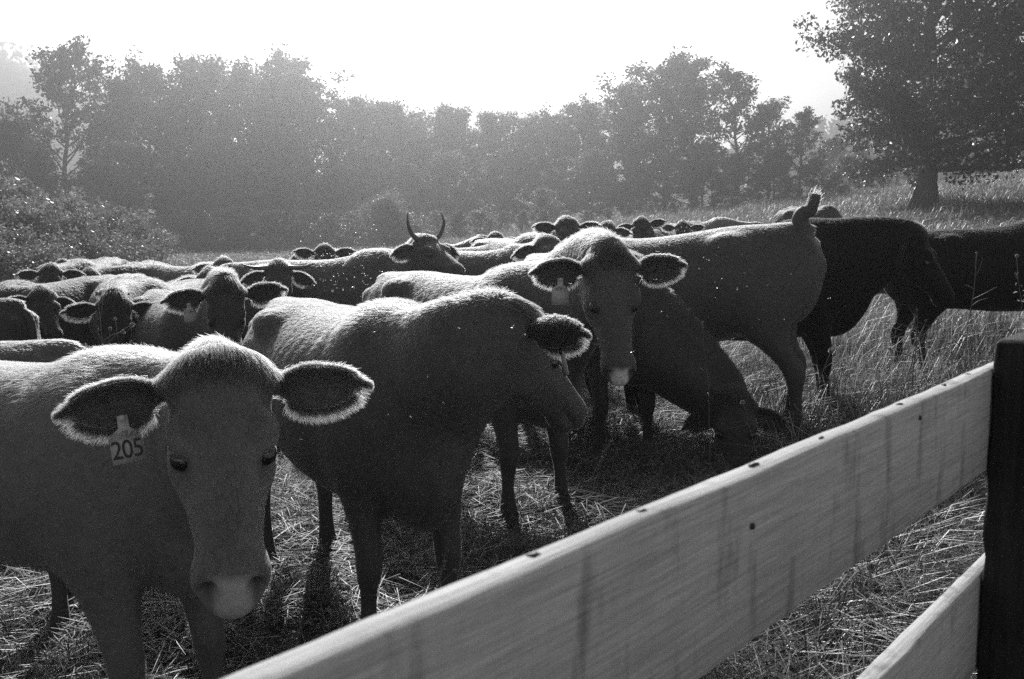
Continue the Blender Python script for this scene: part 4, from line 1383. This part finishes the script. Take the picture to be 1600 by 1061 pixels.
def grass():
    T = np.array((0.633, 0.774))
    def side(x, y):                         # > 0 on the camera's side of the fence
        return (x - 0.70) * T[1] - (y - 1.46) * T[0]
    V, F, t = blades(170000, 0.4, 10.0, 0.21, 0.005, 1, 1.25, 0.75)
    prop(mesh_np('grass', V, F, M['grass'], None, False, t), 'short trampled grass under the herd and along the fence', 'grass', kind='stuff')
    V, F, t = straws(22000, 0.5, 10.0, 2, 0.05, 0.36, 0.0013, 0.13, 0.3, power=0.75, region=lambda x, y, r: (side(x, y) < -0.8) | (r.random(len(x)) < 0.15))
    prop(mesh_np('straw', V, F, M['straw'], None, False, t), 'dry broken straw strewn over the trampled grass', 'straw', kind='stuff')
    V, F, t = blades(60000, 0.8, 4.5, 0.26, 0.006, 3, 1.0, 1.0, lambda x, y, r: (side(x, y) < 0.55) & (side(x, y) > -0.95) & (x > -0.2), 0.8)
    prop(mesh_np('tall_grass', V, F, M['grass'], None, False, t), 'longer untrampled grass growing along the board fence', 'grass', kind='stuff')
    V, F, t = blades(26000, 4.5, 12.0, 0.55, 0.006, 4, 0.9, 1.0, lambda x, y, r: (x > 1.6) & (np.sin(x * 2.1) * np.sin(y * 1.7) > -0.3), 0.3)
    prop(mesh_np('coarse_grass', V, F, M['meadow'], None, False, t), 'coarse dry grass clumps around the black cows', 'grass', kind='stuff')
    V, F, t = blades(70000, 9.0, 30.0, 0.24, 0.014, 5, 0.6, 0.8)
    V2, F2, t2 = blades(150000, 26.0, 90.0, 0.34, 0.035, 6, 1.1, 0.8)
    V3, F3, t3 = blades(20000, 18.0, 75.0, 0.55, 0.03, 7, 0.9, 0.8, lambda x, y, r: np.sin(x * 0.7 + 2 * np.sin(y * 0.21)) * np.sin(y * 0.5) > 0.2)
    F = np.concatenate([F, F2 + len(V), F3 + len(V) + len(V2)])
    prop(mesh_np('meadow_grass', np.concatenate([V, V2, V3]), F, M['meadow'], None, False, np.concatenate([t, t2, t3])), 'rough pale meadow grass reaching from the herd to the wood', 'grass', kind='stuff')


grass()


def weed(label, base, tip, seed, heads, r_head=0.008, side_n=5, side_l=0.12, rad=0.0028, leafy=False, group=None):
    """a dry weed: stem, side twigs, and round seed heads or leaves as parts"""
    r = np.random.default_rng(seed)
    base, tip = np.array(base, float), np.array(tip, float)
    root = empty('weed', tuple(base))
    prop(root, label, 'weed', group)
    L = np.linalg.norm(tip - base)
    t = np.linspace(0, 1, 14)[:, None]
    pts = (tip - base) * t + np.cumsum(r.normal(size=(14, 3)), 0) * 0.008 * L * t
    tb = Tubes()
    tb.add(pts, rad * (1 - 0.65 * t.ravel()), 5)
    ends = [pts[-1]]
    d = unit(tip - base)
    for i in range(side_n):
        u = 0.45 + 0.5 * (i + r.random()) / side_n
        p = np.array([np.interp(u, t.ravel(), pts[:, c]) for c in range(3)])
        e = p + unit(d * 0.7 + r.normal(size=3) * np.array((0.8, 0.5, 0.35))) * side_l * (0.6 + 0.7 * r.random())
        tb.add(np.stack([p, (p + e) / 2 + r.normal(size=3) * 0.006, e]), np.array([0.6, 0.5, 0.35]) * rad, 4)
        ends.append(e)
    tb.build('stem', M['stalk'], root)
    for e in ends[:heads]:
        n = 60
        q = unit(r.normal(size=(n, 3)))
        rh = r_head * (0.8 + 0.4 * r.random())
        V, Q = leaf_quads(e + q * rh * 0.7, rh * 0.55, r)
        mesh_np('seed_head', V, Q, M['seed'], root, False, np.repeat(r.random(n), 4))
    if leafy:
        n = 70
        k = r.random(n) * 0.85 + 0.1
        c = np.stack([np.interp(k, t.ravel(), pts[:, a]) for a in range(3)], 1) + r.normal(size=(n, 3)) * 0.012 * L
        V, Q = leaf_quads(c, 0.009, r)
        mesh_np('leaves', V, Q, M['seed'], root, False, np.repeat(r.random(n), 4))
    return root


def weeds():
    def w(label, bx, tx, ty, d, seed, td=None, **k):
        x = PX(bx, d)
        weed(label, (x, d, ground_z(x, d) - 0.01), at(tx, ty, td or d), seed, **k)
    w('dry weed with one round seed head leaning before the black leg', 1205, 1302, 552, 4.6, 1, heads=1, r_head=0.016, side_n=4, side_l=0.1, rad=0.003)
    w('thin branching weed rising before the black muzzle', 1500, 1543, 408, 5.4, 2, heads=4, r_head=0.006, side_n=9, side_l=0.16, rad=0.0035)
    w('seedy weed spike standing beside the fence post', 1560, 1588, 405, 4.2, 3, heads=6, r_head=0.007, side_n=7, side_l=0.05, rad=0.0025, leafy=True)
    w('broken weed stalk bending over the top board near the post', 1470, 1535, 545, 5.0, 4, heads=2, r_head=0.006, side_n=3, side_l=0.14, rad=0.004)
    w('pair-stemmed coarse weed under the black cow', 1430, 1440, 478, 7.0, 5, heads=3, r_head=0.01, side_n=6, side_l=0.2, rad=0.006, leafy=True)
    w('leaning stalk under the black throat', 1395, 1452, 505, 6.6, 6, heads=1, r_head=0.01, side_n=2, side_l=0.15, rad=0.005)
    w('upright pale weed before the raised-tail cow', 1118, 1112, 482, 5.2, 7, heads=1, r_head=0.006, side_n=3, side_l=0.08, rad=0.0024)
    w('weed with a pale tuft at the nose of the grazing cow', 1215, 1158, 628, 5.4, 8, heads=1, r_head=0.014, side_n=4, side_l=0.05, rad=0.003)
    w('many-headed thistle before the dark face', 178, 160, 468, 4.3, 9, heads=9, r_head=0.009, side_n=9, side_l=0.17, rad=0.0026)
    w('second thistle with small round heads beside the dark face', 190, 196, 488, 4.35, 10, heads=8, r_head=0.008, side_n=8, side_l=0.15, rad=0.0024)
    w('tall thin weed with knotted joints before the pale back', 208, 212, 452, 4.5, 11, heads=5, r_head=0.006, side_n=5, side_l=0.06, rad=0.0024)
    w('tall wispy weed standing above the small far faces', 205, 243, 385, 8.2, 12, heads=3, r_head=0.010, side_n=5, side_l=0.15, rad=0.004)
    w('leafy stalk catching light between the legs of the dark cow', 660, 688, 845, 3.6, 13, heads=2, r_head=0.008, side_n=5, side_l=0.1, rad=0.0032, leafy=True)
    w('pale stalk between the legs of the staring cow', 905, 968, 678, 5.6, 14, heads=2, r_head=0.01, side_n=5, side_l=0.12, rad=0.0035, leafy=True)


weeds()


def flies():
    def swarm(label, px, py, d, n, seed, sp=(1, 1), dd=0.5, size=0.011):
        r = np.random.default_rng(seed)
        P = []
        for i in range(n):
            P.append(at(px + r.normal() * sp[0], py + r.normal() * sp[1], d + dd * r.normal()))
        P = np.array([p for p in P if p[2] > 0.3])
        n = len(P)
        az = r.normal(size=n) * 0.7
        ax = np.column_stack([np.cos(az), np.sin(az), 0.3 * r.normal(size=n)])
        ax = unit(ax)
        s_ = unit(np.cross(ax, np.array((0, 0, 1.0)) + 0.4 * r.normal(size=(n, 3))))
        u_ = np.cross(s_, ax)
        k = size * (0.7 + 0.6 * r.random(n))[:, None]
        # slim body (a tapered box of four corners) and two wings raised over the back
        vs = [P - ax * k * 0.5, P + s_ * k * 0.16, P - s_ * k * 0.16, P + u_ * k * 0.18, P + ax * k * 0.6,
              P + s_ * k * 0.95 + u_ * k * 0.35 - ax * k * 0.25, P + s_ * k * 0.75 + u_ * k * 0.3 - ax * k * 0.75,
              P - s_ * k * 0.95 + u_ * k * 0.35 - ax * k * 0.25, P - s_ * k * 0.75 + u_ * k * 0.3 - ax * k * 0.75]
        V = np.stack(vs, 1).reshape(-1, 3)
        i = np.arange(n)[:, None] * 9
        F = np.concatenate([i + f for f in ([0, 1, 3], [0, 3, 2], [4, 3, 1], [4, 2, 3], [0, 2, 1], [4, 1, 2], [3, 5, 6], [3, 8, 7])])
        prop(mesh_np('fly_swarm', V, F, M['fly'], None, False, np.repeat(r.random(n), 9)), label, 'flies', kind='stuff')
    swarm('cloud of bright flies over the small-faced cow', 540, 405, 9.6, 150, 1, (60, 38), 0.7, 0.017)
    swarm('flies on the flank below the upright-horned cow', 560, 440, 8.3, 80, 2, (70, 16), 0.3, 0.014)
    swarm('flies around the far fly-covered dark face', 1068, 364, 15.2, 60, 3, (12, 12), 0.2, 0.015)
    swarm('scattered flies over the broadside dark cow', 640, 590, 3.0, 26, 4, (170, 80), 0.25, 0.007)
    swarm('scattered flies before the raised-tail cow', 1150, 450, 5.6, 36, 5, (90, 60), 0.4, 0.009)
    swarm('flies on the far tilted dark face', 200, 430, 12.8, 30, 6, (14, 8), 0.2, 0.014)


flies()

# ------------------------------------------------------------------ hazy air
def haze():
    x0, x1, y0, y1, z0, z1 = -640, 640, -60, 940, -3.0, 75.0
    V = np.array([(x, y, z) for x in (x0, x1) for y in (y0, y1) for z in (z0, z1)], float)
    F = np.array([(0, 1, 3, 2), (4, 6, 7, 5), (0, 4, 5, 1), (2, 3, 7, 6), (0, 2, 6, 4), (1, 5, 7, 3)])
    m, nt, out = new_mat('haze_air')
    pv = N(nt, 'ShaderNodeVolumePrincipled')
    pv.inputs['Color'].default_value = grey(0.95)
    pv.inputs['Density'].default_value = HAZE_DENSITY
    pv.inputs['Anisotropy'].default_value = 0.86
    nt.links.new(pv.outputs[0], out.inputs['Volume'])
    o = mesh_np('haze', V, F, m)
    prop(o, 'sunlit haze hanging over pasture and wood', 'haze', kind='stuff')


HAZE_DENSITY = 0.0032
haze()
